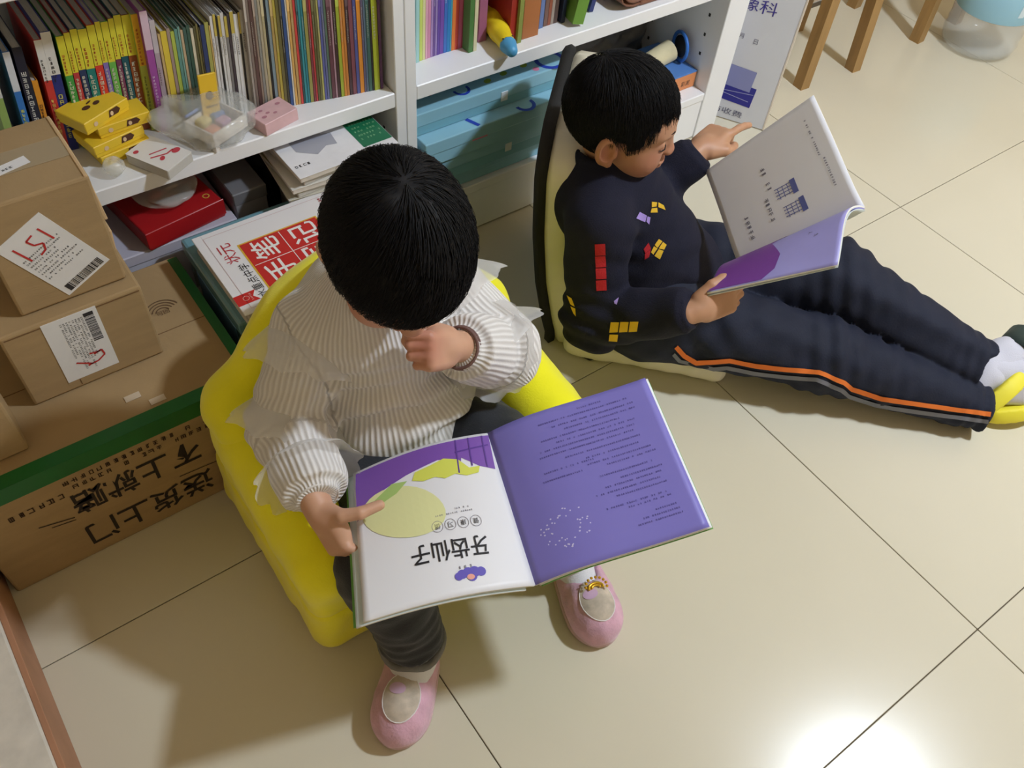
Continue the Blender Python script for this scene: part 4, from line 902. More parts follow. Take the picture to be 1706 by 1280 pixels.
# ------------------------------------------------------------------ floor chair of the boy: black shell, cream padding
M_black = mat('black_fabric', S(34, 33, 32), .85, bump=.3, bscale=500)
M_cream = mat('cream_pad', S(236, 228, 206), .8, var=.05, vscale=12, bump=.15, bscale=250)
fB = np.array((.695, -.719, 0)); lB = np.array((.719, .695, 0))     # the boy's forward and left
fc = thing('floor_chair', 'legless floor chair with a black back and cream padding under the boy', 'chair', (.70, .98, 0))
CB = np.array((.562, .921, 0.0))
prof = [(0.0, .02), (.012, .06), (.034, .16), (.050, .28), (.058, .40), (.060, .52), (.056, .605)]
def slab(off0, off1, z0=.0, zt=.475, wd=.40, rc=.07):
    """curved slab between two offsets in front of the back profile, rounded top corners"""
    zs = np.linspace(z0, zt, 22); V = []; nu = 13; rows = []
    us = [0, .25, .6, 1.2, 2, 3.4, 5, 6.6, 8, 8.8, 9.4, 9.75, 10]
    pz = [p[1] for p in prof]; ps = [p[0] for p in prof]
    for z in zs:
        s_ = np.interp(z, pz, ps); ins = 0.0
        if z > zt - rc: ins = rc - math.sqrt(max(0, rc * rc - (z - zt + rc) ** 2))
        for o in (off0, off1):
            for u in us:
                x = ins + (wd - 2 * ins) * u / 10
                e = min(x - ins, wd - ins - x); rd = .010 * max(0, 1 - e / .012) ** 2
                V.append(CB + lB * x - fB * (s_ - o - (rd if o == off0 else -rd)) + np.array((0, 0, z)))
    F = []; W_ = 2 * nu
    for i in range(len(zs) - 1):
        for j in range(nu - 1):
            F.append([i * W_ + j + 1, i * W_ + j, (i + 1) * W_ + j, (i + 1) * W_ + j + 1])
            F.append([i * W_ + nu + j, i * W_ + nu + j + 1, (i + 1) * W_ + nu + j + 1, (i + 1) * W_ + nu + j])
        F.append([i * W_, i * W_ + nu, (i + 1) * W_ + nu, (i + 1) * W_]); F.append([i * W_ + nu - 1, (i + 1) * W_ + nu - 1, (i + 1) * W_ + 2 * nu - 1, i * W_ + 2 * nu - 1])
    t = (len(zs) - 1) * W_
    for j in range(nu - 1): F.append([t + j, t + nu + j, t + nu + j + 1, t + j + 1]); F.append([j, j + 1, nu + j + 1, nu + j])
    return V, F
V, F_ = slab(0, .022); meshobj('back_shell', V, F_, M_black, fc, True)
V, F_ = slab(.0225, .085, .01, .465); o = meshobj('back_padding', V, F_, M_cream, fc, True)
Ms = frame(CB + fB * .045, fB, lB)
F_ = Field((.45, .55, -.01), (1.15, 1.30, .1), .006)
F_.rbox(CB + fB * .21 + lB * .185 + np.array((0, 0, .030)), (.17, .22, .027), .02, np.array((fB, lB, (0, 0, 1))).T)
F_.noise(.002, .07, 5); sdfobj(F_, 'seat_padding', M_cream, fc, it=1)
MB().tube([(.590, .868, .030), (.600, .845, .008), (.612, .828, .004), (.626, .824, .004)], .0022, 6).tube([(.606, .838, .006), (.622, .838, .004), (.634, .842, .004)], .0018, 6).obj('tie_cord', M_black, fc, True)

# ------------------------------------------------------------------ the girl on the yellow chair
def rib_mat(name, col, dark, scale, rough=.9, bump=1.0):
    m = mat(name, col, rough, sheen=.25)
    nt = m.node_tree; p = nt.nodes['Principled BSDF']; L = nt.links
    a = nt.nodes.new('ShaderNodeAttribute'); a.attribute_name = 'rib'
    mu = nt.nodes.new('ShaderNodeMath'); mu.operation = 'MULTIPLY'; mu.inputs[1].default_value = scale; L.new(a.outputs['Fac'], mu.inputs[0])
    sn = nt.nodes.new('ShaderNodeMath'); sn.operation = 'SINE'; L.new(mu.outputs[0], sn.inputs[0])
    mr = nt.nodes.new('ShaderNodeMapRange'); mr.inputs[1].default_value = -1; L.new(sn.outputs[0], mr.inputs[0])
    mx = nt.nodes.new('ShaderNodeMix'); mx.data_type = 'RGBA'; mx.inputs[6].default_value = dark; mx.inputs[7].default_value = col
    L.new(mr.outputs[0], mx.inputs[0]); L.new(mx.outputs[2], p.inputs['Base Color'])
    tc = nt.nodes.new('ShaderNodeTexCoord'); n2 = nt.nodes.new('ShaderNodeTexNoise'); n2.inputs['Scale'].default_value = 420; L.new(tc.outputs['Object'], n2.inputs['Vector'])
    ad = nt.nodes.new('ShaderNodeMath'); ad.operation = 'MULTIPLY_ADD'; ad.inputs[1].default_value = .35; L.new(n2.outputs['Fac'], ad.inputs[0]); L.new(mr.outputs[0], ad.inputs[2])
    b = nt.nodes.new('ShaderNodeBump'); b.inputs['Strength'].default_value = bump; b.inputs['Distance'].default_value = .0022
    L.new(ad.outputs[0], b.inputs['Height']); L.new(b.outputs[0], p.inputs['Normal'])
    return m
M_knit = rib_mat('white_rib_knit', S(240, 236, 232), S(214, 208, 202), 2 * math.pi / .0080, bump=.6)
M_cuff = mat('knit_cuff', S(120, 92, 86), .9)
M_tulle = mat('white_tulle', S(246, 244, 242), .75, alpha=.40)
M_dark = mat('dark_leggings', S(38, 39, 44), .85, sheen=.2, bump=.3, bscale=400)
M_sock = mat('white_sock', S(226, 224, 228), .9, bump=.4, bscale=500)

def limb_u(V, segs):
    """coordinate round the nearest limb (metres) for knit ribs that run along it"""
    best = np.full(len(V), 1e9); out = np.zeros(len(V))
    for (a, b, r, ref) in segs:
        a = np.array(a); b = np.array(b); ba = b - a; t = np.clip((V - a) @ ba / (ba @ ba), 0, 1)
        q = V - a - t[:, None] * ba; d = np.linalg.norm(q, axis=1) - r
        n = unit(ba); e1 = unit(np.array(ref) - n * (np.array(ref) @ n)); e2 = np.cross(n, e1)
        ang = np.arctan2(q @ e2, q @ e1); m = d < best; best[m] = d[m]; out[m] = (ang * r)[m]
    return out

gp, gyaw = math.radians(40), math.radians(12)
gfh = np.array((-math.sin(gyaw), -math.cos(gyaw), 0))
GHB = basis(gfh * math.cos(gp) + np.array((0, 0, -math.sin(gp))), gfh * math.sin(gp) + np.array((0, 0, math.cos(gp))))
GH = np.array((.094, .690, .672))
G_RS, G_RE, G_RW = (.026, .822, .440), (-.052, .765, .345), (-.076, .634, .354)
G_LS, G_LE, G_LW = (.222, .800, .455), (.262, .690, .385), (.165, .655, .485)
FH = Field(GH - .17, GH + .14, .0026)
GP = add_head(FH, GH, GHB, 1.0)
FH.cone(GP(0, -.022, -.05), (.112, .785, .50), .036, .042, .02)
F = Field((-.20, .30, .0), (.40, 1.0, .80), .0045)
F.cone(GP(0, -.022, -.065), (.112, .785, .50), .033, .040, .02)
F.cone((.112, .80, .46), (.118, .775, .26), .085, .09, .03)
for a, b, c_ in ((G_RS, G_RE, G_RW), (G_LS, G_LE, G_LW)):
    F.cone((.112, .80, .465), a, .06, .04, .02); F.chain([a, b, c_], [.037, .030, .014], .015)
for hx, kx, ax_ in ((.065, -.035, -.022), (.175, .235, .285)):
    F.chain([(hx, .76, .235), (kx, .545, .255), (ax_, .49, .085)], [.065, .045, .028], .02)
    F.cone((ax_, .49, .06), (ax_ + (-.055 if kx < 0 else -.02), .42, .025), .026, .02, .02)

def hand_basis(x, z, left=False):
    x = unit(x); z = np.array(z, dtype=float); z = unit(z - x * (z @ x)); y = np.cross(z, x)
    return np.stack([x, -y if left else y, z], 1)
# right hand: thumb on top of the page, fingers under the book
HR = hand_field((-.082, .616, .345), hand_basis((.04, -.78, -.50), (-.86, .05, .34)), G_RE, .026, [(40, 46, 26), (46, 48, 26), (50, 48, 26), (52, 48, 26)],
         [(.018, .036, -.006), (.026, .052, -.022), (.030, .060, -.048)], 1.0)
# left hand: loose fist raised to the nose
HL = hand_field((.148, .650, .503), hand_basis((-.80, -.22, .55), (-.30, -.62, .62), True), G_LE, .026, [(50, 74, 40), (58, 82, 45), (66, 86, 45), (72, 84, 45)],
         [(.028, .026, -.016), (.046, .022, -.024), (.062, .012, -.030)], 1.0)
def red_g(V):
    r = np.zeros(len(V))
    for c_, q in ((GP(0, .09, -.067), .016), (GP(.05, .05, -.045), .03), (GP(-.05, .05, -.045), .03), (GP(0, .1, -.04), .014), (np.array((.095, .64, .545)), .03)):
        r = np.maximum(r, .6 * np.exp(-((V - c_) ** 2).sum(1) / (q * q)))
    return r
girl = sdfobj([F, FH, HR, HL], 'person', M_skin_g, attrs={'red': red_g}, loc=Vector((.12, .76, .0)))
tag(girl, 'child in a white ribbed sweater sitting on the yellow chair, reading', 'person')

def local_hair(F, P, c, B, s, rad, cen, hem, extra=(), k=.01):
    c = np.array(c); cen = np.array(cen); rad_ = np.array(rad, dtype=np.float32)
    def fn(X, Y, Z):
        px, py, pz = X - c[0], Y - c[1], Z - c[2]
        q = [(px * B[0, i] + py * B[1, i] + pz * B[2, i]) / s for i in range(3)]
        e = [q[i] - cen[i] for i in range(3)]
        k0 = np.sqrt((e[0] / rad_[0]) ** 2 + (e[1] / rad_[1]) ** 2 + (e[2] / rad_[2]) ** 2); k1 = np.sqrt((e[0] / rad_[0] ** 2) ** 2 + (e[1] / rad_[1] ** 2) ** 2 + (e[2] / rad_[2] ** 2) ** 2) + 1e-6
        d = k0 * (k0 - 1) / k1
        az = np.abs(np.arctan2(q[0], q[1])); h = np.interp(az, [a for a, b in hem], [b for a, b in hem])
        h = h + .003 * np.sin(az * 23) + .002 * np.sin(az * 51)
        return np.maximum(d, (h - q[2]) * .8) * s
    r = max(rad) * s * 1.25
    F.comb(fn, c - r, c + r, 0)
hem_g = [(0, .004), (.5, -.004), (.8, -.030), (1.2, -.060), (1.7, -.072), (2.4, -.078), (3.2, -.080)]
F = Field(GH - .14, GH + .14, .0034)
local_hair(F, GP, GH, GHB, 1.0, (.0845, .101, .0925), (0, -.008, .018), hem_g)
F.noise(.0016, .03, 11)
hg = sdfobj(F, 'hair', M_hair, girl, it=2, label='short black bob hair')
hp = hair_paths(GP, GHB, (0.05, -.45, .9), lambda a: float(np.interp(abs(a), [q[0] for q in hem_g], [q[1] for q in hem_g])) - .006, 3600, 5, (.0845, .101, .0925), (0, -.008, .018), .0022)
tag(strands('hair_strands', M_hair, hg, hp, .0006), kind='stuff')

# sweater
g_segs = [((.112, .80, .47), (.118, .775, .26), .12, (0, -1, 0)), (G_RS, G_RE, .055, (0, 0, 1)), (G_RE, G_RW, .045, (0, 0, 1)), (G_LS, G_LE, .055, (0, 0, 1)), (G_LE, G_LW, .045, (0, 0, 1))]
F = Field((-.20, .52, .20), (.40, 1.0, .62), .0042)
F.cone((.112, .805, .445), (.118, .785, .27), .104, .122, .04)
F.ell((.116, .735, .30), (.115, .075, .07), k=.05)
for a, b, c_ in ((G_RS, G_RE, G_RW), (G_LS, G_LE, G_LW)):
    F.cone((.112, .80, .450), a, .086, .053, .035)
    F.chain([a, b], [.054, .055], .02); b2 = np.array(b); c2 = np.array(c_); d2 = unit(c2 - b2)
    F.cone(b2, c2 - d2 * .012, .056, .046, .02, cut=.008)
    F.cone(c2 - d2 * .03, c2 + d2 * .004, .034, .031, .006, cut=.004)
F.cone((.110, .785, .50), (.106, .765, .535), .056, .050, .02, cut=.004)
F.half((.118, .78, .225), (0, .15, -1))
F.fold(G_RE, .06, (.3, .8, .6), .034, .0070); F.fold(G_LE, .06, (.5, .4, -.7), .034, .0070, 1.0)
F.fold((.06, .715, .36), .075, (-.35, 0, 1), .050, .0095, .5, .4); F.fold((.15, .70, .32), .08, (.3, 0, 1), .045, .0085, 2.0, .3); F.fold((.05, .78, .42), .06, (.8, 0, .6), .04, .003)
F.noise(.002, .07, 8)
# the head and the neck opening stay free of wool
F.cone(GP(0, -.022, -.05), (.112, .79, .49), .041, .046, .004, op='s')
sw = sdfobj(F, 'sweater', M_knit, girl, it=1, attrs={'rib': lambda V: limb_u(V, g_segs)}, label='white ribbed knit sweater with tulle frills')
for a, b, nm in ((G_RE, G_RW, 1), (G_LE, G_LW, 2)):
    d2 = unit(np.array(b) - np.array(a)); q = Vector(np.array(b) + d2 * .004)
    MBc = MB(); M_ = frame(q, Vector(d2).orthogonal(), Vector(d2).cross(Vector(d2).orthogonal()))
    for rr in ((.0285, .0),) if nm == 1 else ((.0285, .0), (.0275, .005)):
        MBc.tube([M_ @ Vector((rr[0] * math.cos(t), rr[0] * math.sin(t), rr[1])) for t in np.linspace(0, 2 * math.pi, 25)[:-1]], .0022 if nm == 2 else .0015, 6, closed=True)
    MBc.obj('cuff_trim', M_cuff if nm == 2 else M_knit, sw, True)
def flounce(a, b, t0, r0, ln, grow, waves, amp, seed, th0=0, th1=2 * math.pi):
    a = Vector(a); b = Vector(b); d = (b - a).normalized(); o = a.lerp(b, t0); e1 = d.orthogonal().normalized(); e2 = d.cross(e1); rg = random.Random(seed); ph = rg.uniform(0, 6)
    n = 72; m = 7; V = []; Fc = []
    for i in range(m):
        u = i / (m - 1)
        for k in range(n + 1):
            t = th0 + (th1 - th0) * k / n
            wv = amp * u * (math.sin(waves * t + ph) + .5 * math.sin(waves * 1.7 * t + 2 * ph))
            r = r0 + grow * math.sin(u * 1.5) + wv; V.append(o + d * (ln * u * (1 - .25 * u) + wv * .6) + (e1 * math.cos(t) + e2 * math.sin(t)) * r)
    for i in range(m - 1):
        for k in range(n): q = i * (n + 1) + k; Fc.append([q, q + 1, q + n + 2, q + n + 1])
    return meshobj('frill', V, Fc, M_tulle, sw, True, label='sheer white tulle frill')
flounce(G_RS, G_RE, .02, .058, .060, .026, 9, .0040, 1); flounce(G_RS, G_RE, .80, .056, .045, .026, 9, .0040, 2); flounce(G_RE, G_RW, .55, .047, .036, .026, 10, .004, 3)
flounce(G_LS, G_LE, .02, .058, .060, .028, 9, .0040, 4); flounce(G_LS, G_LE, .72, .056, .045, .030, 9, .0040, 5); flounce(G_LE, G_LW, .20, .054, .036, .020, 10, .004, 6)

# dark leggings
F = Field((-.14, .36, .04), (.40, .92, .34), .0045)
F.cone((.09, .78, .225), (.145, .78, .225), .09, .09, .02)
for hx, kx, ax_ in ((.065, -.035, -.022), (.175, .235, .285)):
    F.chain([(hx, .76, .235), (kx, .545, .255)], [.078, .060], .03); F.cone((kx, .545, .255), (ax_, .492, .095), .060, .048, .03, cut=.006)
    F.fold((ax_, .50, .12), .05, (0, .2, 1), .02, .004); F.fold((kx, .54, .23), .05, (0, .5, 1), .03, .004)
F.noise(.002, .05, 2)
sdfobj(F, 'leggings', M_dark, girl, it=1, label='dark grey leggings')
M_cuffgrey = mat('legging_cuff', S(122, 120, 118), .9, bump=.6, bscale=300)
for ax_ in (-.022, .285):
    rg = random.Random(int(ax_ * 1000))
    MB().tube([(ax_ + .047 * math.cos(t), .492 + .047 * math.sin(t), .088 + .006 * math.sin(5 * t)) for t in np.linspace(0, 6.283, 33)[:-1]], .006, 8, closed=True).obj('legging_hem', M_cuffgrey, girl, True)
    F = Field((ax_ - .09, .37, .0), (ax_ + .07, .56, .13), .004)
    F.cone((ax_, .492, .11), (ax_, .488, .05), .033, .036, .01); F.cone((ax_, .488, .045), (ax_ + (-.05 if ax_ < 0 else -.015), .43, .03), .034, .028, .02)
    sdfobj(F, 'sock', M_sock, girl, it=1, label='white sock')
M_pink = mat('pink_plush', S(216, 168, 186), .95, sheen=.4, var=.12, vscale=40, bump=.5, bscale=260)
M_sole = mat('slipper_sole', S(208, 176, 178), .8)
M_patch = mat('slipper_patch', S(196, 180, 162), .8, var=.22, vscale=55)
M_stitch = mat('white_stitch', S(232, 224, 222), .8)
M_gold = mat('gold_plastic', S(232, 186, 60), .28, metal=.7)
def slipper(heel, toe, label):
    heel = np.array((*heel, 0.0)); toe = np.array((*toe, 0.0)); d = unit(toe - heel); l = np.array((-d[1], d[0], 0)); L_ = np.linalg.norm(toe - heel)
    A = np.stack([d, l, (0, 0, 1)], 1); Q = lambda x, y, z: heel + d * x * L_ + l * y + np.array((0, 0, z))
    lo = np.minimum(heel, toe) - .06; hi = np.maximum(heel, toe) + .06
    F = Field((lo[0], lo[1], 0), (hi[0], hi[1], .11), .0032)
    F.ell(Q(.70, 0, .022), (.30 * L_, .043, .046), A, .02); F.ell(Q(.34, 0, .018), (.36 * L_, .038, .034), A, .03); F.cone(Q(.3, 0, .02), Q(.75, 0, .024), .034, .036, .02)
    F.ell(Q(.22, 0, .052), (.27 * L_, .029, .036), A, .008, 's')
    F.half((0, 0, .010), (0, 0, -1)); F.noise(.0007, .03, 4)
    up = sdfobj(F, 'slipper', M_pink, girl, it=1, label=label)
    F = Field((lo[0], lo[1], -.004), (hi[0], hi[1], .03), .0032)
    F.ell(Q(.68, 0, .008), (.325 * L_, .044, .02), A, .02); F.ell(Q(.32, 0, .008), (.33 * L_, .039, .02), A, .03); F.cone(Q(.3, 0, .008), Q(.7, 0, .008), .036, .039, .02)
    F.half((0, 0, .013), (0, 0, 1)); F.half((0, 0, .0015), (0, 0, -1))
    sdfobj(F, 'sole', M_sole, up, it=1)
    return up, Q, L_
G_SL = [slipper((.010, .520), (-.118, .392), 'pink plush slipper on the foot beside the yellow chair front'),
        slipper((.300, .505), (.246, .336), 'pink plush slipper with a gold crown ornament')]

def drape(o, poly, m, parent, name, lift=.0012, step=.006, label=None):
    """outline (world x, y) laid from above on the surface of o"""
    V_, F_ = o_mesh[o.name]; bv = BVHTree.FromPolygons([Vector(v) for v in V_], F_.tolist()); V, Fc = grid_poly(poly, step); W = []
    for x, y in V:
        h = bv.ray_cast(Vector((x, y, .5)), Vector((0, 0, -1))); W.append((h[0] + h[1] * lift) if h[0] is not None else Vector((x, y, .03)))
    return meshobj(name, W, Fc, m, parent, True, label=label)
def drape_line(o, pts, r, m, parent, name):
    V_, F_ = o_mesh[o.name]; bv = BVHTree.FromPolygons([Vector(v) for v in V_], F_.tolist()); W = []
    for x, y in pts:
        h = bv.ray_cast(Vector((x, y, .5)), Vector((0, 0, -1)))
        if h[0] is not None: W.append(h[0] + h[1] * .001)
    return MB().tube(W, r, 5, closed=True).obj(name, m, parent, True)
for n_, (up, Q, L_) in enumerate(G_SL):
    q = lambda x, y: tuple(Q(x, y, 0)[:2])
    oval = [q(.68 + .20 * math.cos(t), .027 * math.sin(t)) for t in np.linspace(0, 6.283, 25)[:-1]]
    drape(up, oval, M_patch, up, 'applique', label='plain beige applique oval')
    drape_line(up, oval, .0010, M_stitch, up, 'stitching')
    drape(up, [q(.62 + .05 * math.cos(t), -.008 + .012 * math.sin(t)) for t in np.linspace(0, 6.283, 15)[:-1]], mat('applique_lilac', S(212, 176, 204), .9), up, 'applique_spot', .0020)
    if n_ == 1:
        c = Vector(Q(.58, .004, .079)); cr = MB(); d_ = Vector(unit(Q(1, 0, 0) - Q(0, 0, 0))); l_ = Vector((-d_.y, d_.x, 0))
        for k in range(9):
            a = math.pi * (k / 8) - .2; p0 = c + l_ * (.018 * math.cos(a)) - d_ * (.015 * math.sin(a)) - Vector((0, 0, .006)); cr.lathe([(.0002, -.0024), (.0022, -.001), (.0026, .0006), (.0002, .0028)], 8, Matrix.Translation(p0 + Vector((0, 0, .004 * math.sin(a)))))
        cr.tube([c + l_ * (.012 * math.cos(a)) - d_ * (.008 * math.sin(a)) - Vector((0, 0, .008)) for a in np.linspace(-.3, 3.4, 14)], .0022, 8)
        cr.tube([c + l_ * (.007 * math.cos(a)) - d_ * (.004 * math.sin(a)) - Vector((0, 0, .008)) for a in np.linspace(-.3, 3.4, 10)], .0018, 8)
        cr.obj('crown_ornament', M_gold, up, True, label='gold crown ornament')
# ------------------------------------------------------------------ the boy on the floor chair
M_navy = mat('navy_knit', S(17, 17, 37), .9, var=.10, vscale=60, bump=.5, bscale=420)
M_trous = mat('navy_trousers', S(21, 26, 45), .8, var=.10, vscale=15, bump=.25, bscale=300)
rB = -lB; UP = np.array((0, 0, 1.0))
PEL = np.array((.765, .840, .135)); CHE = np.array((.655, .915, .395))
B_RS = CHE + rB * .116 - UP * .012; B_LS = CHE - rB * .110 - UP * .006
B_RE = np.array((.548, .782, .205)); B_RW = np.array((.618, .634, .322))
B_LE = np.array((.745, .930, .275)); B_LW = np.array((.858, .893, .385))
BH = np.array((.652, .905, .528))
hy = math.radians(-2); hf = fB * math.cos(hy) - lB * 0 + lB * math.sin(hy); bp = math.radians(6)
BHB = basis(hf * math.cos(bp) - UP * math.sin(bp), hf * math.sin(bp) + UP * math.cos(bp) + rB * .04)
B_RH, B_RK, B_RA = PEL + rB * .075, np.array((.958, .535, .092)), np.array((1.172, .276, .046))
B_LH, B_LK, B_LA = PEL - rB * .075, np.array((1.062, .632, .170)), np.array((1.198, .346, .098))
FH = Field(BH - .17, BH + .14, .0026)
BP = add_head(FH, BH, BHB, .95)
FH.cone(BP(0, -.022, -.05), CHE + UP * .055 + fB * .01, .038, .044, .02)
F = Field((.42, .15, .0), (1.36, 1.16, .70), .0046)
F.cone(BP(0, -.022, -.06), CHE + UP * .055 + fB * .01, .036, .042, .02)
F.cone(CHE - UP * .04, PEL, .080, .098, .03)
for a, b, c_ in ((B_RS, B_RE, B_RW), (B_LS, B_LE, B_LW)):
    F.cone(CHE - UP * .02, a, .05, .042, .02); F.chain([a, b, c_], [.042, .034, .014], .015)
for a, b, c_ in ((B_RH, B_RK, B_RA), (B_LH, B_LK, B_LA)): F.chain([a, b, c_ * .8 + b * .2], [.075, .052, .026], .02)
HR = hand_field(B_RW + np.array((.010, -.006, .002)), hand_basis((.92, -.26, .20), (-.35, -.78, .30)), B_RE, .028, [(24, 46, 26), (28, 50, 28), (32, 54, 30), (36, 56, 30)],
         [(.030, .030, -.004), (.050, .032, -.008), (.072, .027, -.012)], 1.08, spread=(2, 0, -2, -4))
HL = hand_field(B_LW + np.array((.008, .002, .002)), hand_basis((.91, .18, .16), (-.38, .15, .88), True), B_LE, .028, [(4, 12, 8), (48, 60, 40), (58, 66, 40), (62, 66, 40)],
         [(.028, .030, -.010), (.046, .030, -.020), (.064, .022, -.026)], 1.12)
def red_b(V):
    r = np.zeros(len(V))
    for c_, q in ((BP(0, .09, -.067), .017), (BP(-.076, -.01, -.025), .03), (BP(0, .1, -.04), .014), (BP(-.04, .06, -.045), .03)):
        r = np.maximum(r, .55 * np.exp(-((V - c_) ** 2).sum(1) / (q * q)))
    return r
boy = sdfobj([F, FH, HR, HL], 'person', M_skin_b, attrs={'red': red_b}, loc=Vector((.78, .82, 0)))
tag(boy, 'boy in a navy sweater and trousers sitting on the floor chair, reading', 'person')
M_lash = mat('eyelash', S(26, 20, 18), .8)
for q in (-1, 1):
    MB().tube([BP(q * x, y, z) for x, y, z in ((.017, .0815, -.0145), (.024, .0855, -.0175), (.032, .0855, -.0190), (.040, .0815, -.0180), (.046, .0755, -.0155))], [.0006, .0011, .0012, .0011, .0005], 6).obj('eyelashes', M_lash, boy, True)
    MB().tube([BP(q * x, y, z) for x, y, z in ((.013, .0925, .010), (.022, .0915, .0135), (.033, .0855, .0145), (.045, .0755, .0125))], [.0012, .0022, .0020, .0008], 6).obj('eyebrow', M_lash, boy, True)
hem_b = [(0, .030), (.35, .022), (.6, .020), (.85, .004), (1.05, -.030), (1.2, -.030), (1.3, -.002), (1.75, .002), (1.95, -.030), (2.4, -.062), (3.2, -.070)]
F = Field(BH - .15, BH + .15, .0036)
local_hair(F, BP, BH, BHB, .95, (.0785, .0985, .0915), (0, -.010, .020), hem_b)
F.noise(.0016, .03, 12)
hb = sdfobj(F, 'hair', M_hair, boy, it=2, label='short black hair with a fringe')
hp = hair_paths(BP, BHB, (0.05, -.5, .85), lambda a: float(np.interp(abs(a), [q[0] for q in hem_b], [q[1] for q in hem_b])) - .006, 3600, 6, (.0785, .0985, .0915), (0, -.010, .020), .0024)
tag(strands('hair_strands', M_hair, hb, hp, .0006), kind='stuff')
# sweater
NB = (CHE + UP * .05) * .30 + BP(0, -.026, -.062) * .70
F = Field((.40, .56, .04), (1.0, 1.16, .52), .0044)
F.cone(CHE - UP * .035, PEL + UP * .02, .102, .128, .03)
for a, b, c_ in ((B_RS, B_RE, B_RW), (B_LS, B_LE, B_LW)):
    F.cone(CHE - UP * .012, a - UP * .006, .076, .058, .035); d2 = unit(c_ - b)
    F.chain([a, b], [.057, .056], .02); F.cone(b, c_ - d2 * .014, .056, .040, .02, cut=.008); F.cone(c_ - d2 * .04, c_, .036, .033, .008, cut=.004)
F.cone(CHE + UP * .015, NB, .074, .050, .02, cut=.002)
F.half(PEL - UP * .045 - fB * .02, np.array((.25, -.25, -1)))
F.fold(B_RE, .07, (.4, .2, .8), .036, .008); F.fold(B_LE, .07, (.6, -.4, .6), .036, .005); F.fold(PEL + fB * .09 + UP * .06, .10, UP + fB * .5, .045, .009, .5); F.fold(CHE + fB * .09 - UP * .1, .07, UP - rB * .3, .05, .004)
F.fold(B_RS - UP * .03 + fB * .03, .05, (.5, .2, .8), .04, .004)
F.noise(.002, .07, 9)
F.cone(BP(0, -.022, -.05), NB, .040, .042, .003, op='s')
bsw = sdfobj(F, 'sweater', M_navy, boy, it=1, label='navy knit sweater with red, yellow and purple squares')
# trousers
F = Field((.60, .16, .0), (1.32, 1.06, .30), .0046)
F.cone(PEL + rB * .05, PEL - rB * .05, .118, .118, .02)
F.chain([B_RH, B_RK], [.093, .072], .03); F.cone(B_RK, B_RA, .072, .044, .03, cut=.004)
F2 = Field((.60, .16, .0), (1.32, 1.06, .30), .0046)
F2.chain([B_LH, B_LK], [.093, .074], .03); F2.cone(B_LK, B_LA, .074, .056, .03, cut=.004)
for q, f_ in ((B_RK, F), (B_LK, F2)): f_.fold(q, .07, fB + UP * .3, .038, .009); f_.fold(q + fB * .12 - UP * .03, .06, fB - rB * .3, .034, .007, 1)
F.fold(B_RA, .06, fB, .024, .006); F2.fold(B_LA, .06, fB, .026, .005); F.fold(B_RH + fB * .1, .08, fB + UP, .05, .009, 2); F2.fold(B_LH + fB * .12, .08, fB + UP * .4, .05, .009, 2)
F.G = np.minimum(F.G, F2.G); F.noise(.0022, .06, 12); F.half((0, 0, .004), (0, 0, -1))
btr = sdfobj(F, 'trousers', M_trous, boy, it=1, label='navy track trousers with orange and grey side stripes')
# socks and slippers
M_sockb = mat('grey_sock', S(206, 204, 214), .9, bump=.4, bscale=500)
M_yel = mat('yellow_foam', S(236, 222, 60), .6); M_ins = mat('insole', S(196, 178, 110), .7); M_strap = mat('dark_strap', S(52, 66, 62), .6)
def foot(ank, knee, dirn, upv=None):
    d = unit(dirn); leg = unit(np.array(knee) - ank); u = leg if upv is None else np.array(upv); u = unit(u - d * (u @ d)); l = np.cross(u, d); A = np.stack([d, l, u], 1); Q = lambda x, y, z: ank + A @ np.array((x, y, z))
    lo = ank - .2; hi = ank + .2; lo[2] = max(lo[2], 0)
    F = Field(lo, hi, .004)
    F.cone(ank + leg * .09, Q(-.004, 0, 0), .033, .034, .02); F.ell(Q(-.028, 0, -.028), (.03, .03, .03), A, .02); F.chain([Q(0, 0, -.01), Q(.06, 0, -.028), Q(.125, 0, -.042)], [.037, .032, .02], .02); F.rbox(Q(.07, 0, -.043), (.09, .034, .016), .015, A, .02)
    F.half((0, 0, .004), (0, 0, -1))
    sdfobj(F, 'sock', M_sockb, boy, it=1, label='pale grey sock')
    F = Field(lo, hi, .004); F.ell(Q(.115, 0, -.072), (.075, .047, .05), A, .01); F.ell(Q(0, 0, -.072), (.075, .040, .05), A, .01); F.cone(Q(0, 0, -.072), Q(.11, 0, -.072), .040, .044, .02)
    F.half(Q(0, 0, -.056), u); F.half(Q(0, 0, -.088), -u); F.half((0, 0, .003), (0, 0, -1))
    sl = sdfobj(F, 'slipper', M_yel, boy, it=1, label='yellow foam slipper with a dark strap')
    V = []; Fc = []
    for k in range(13):
        t = math.pi * k / 12
        for x in (.075, .125): V.append(Q(x, .047 * math.cos(t), -.068 + .062 * math.sin(t)))
        for x in (.125, .075): V.append(Q(x, .051 * math.cos(t), -.068 + .067 * math.sin(t)))
    for k in range(12):
        for j in range(4): Fc.append([4 * k + j, 4 * k + (j + 1) % 4, 4 * k + 4 + (j + 1) % 4, 4 * k + 4 + j])
    meshobj('strap', V, Fc, M_strap, sl, True)
foot(np.array((1.213, .350, .090)), B_LK, (.95, .10, .25))
foot(np.array((1.268, .287, .086)), B_RK, (.95, -.20, .02), (.10, .45, .88))

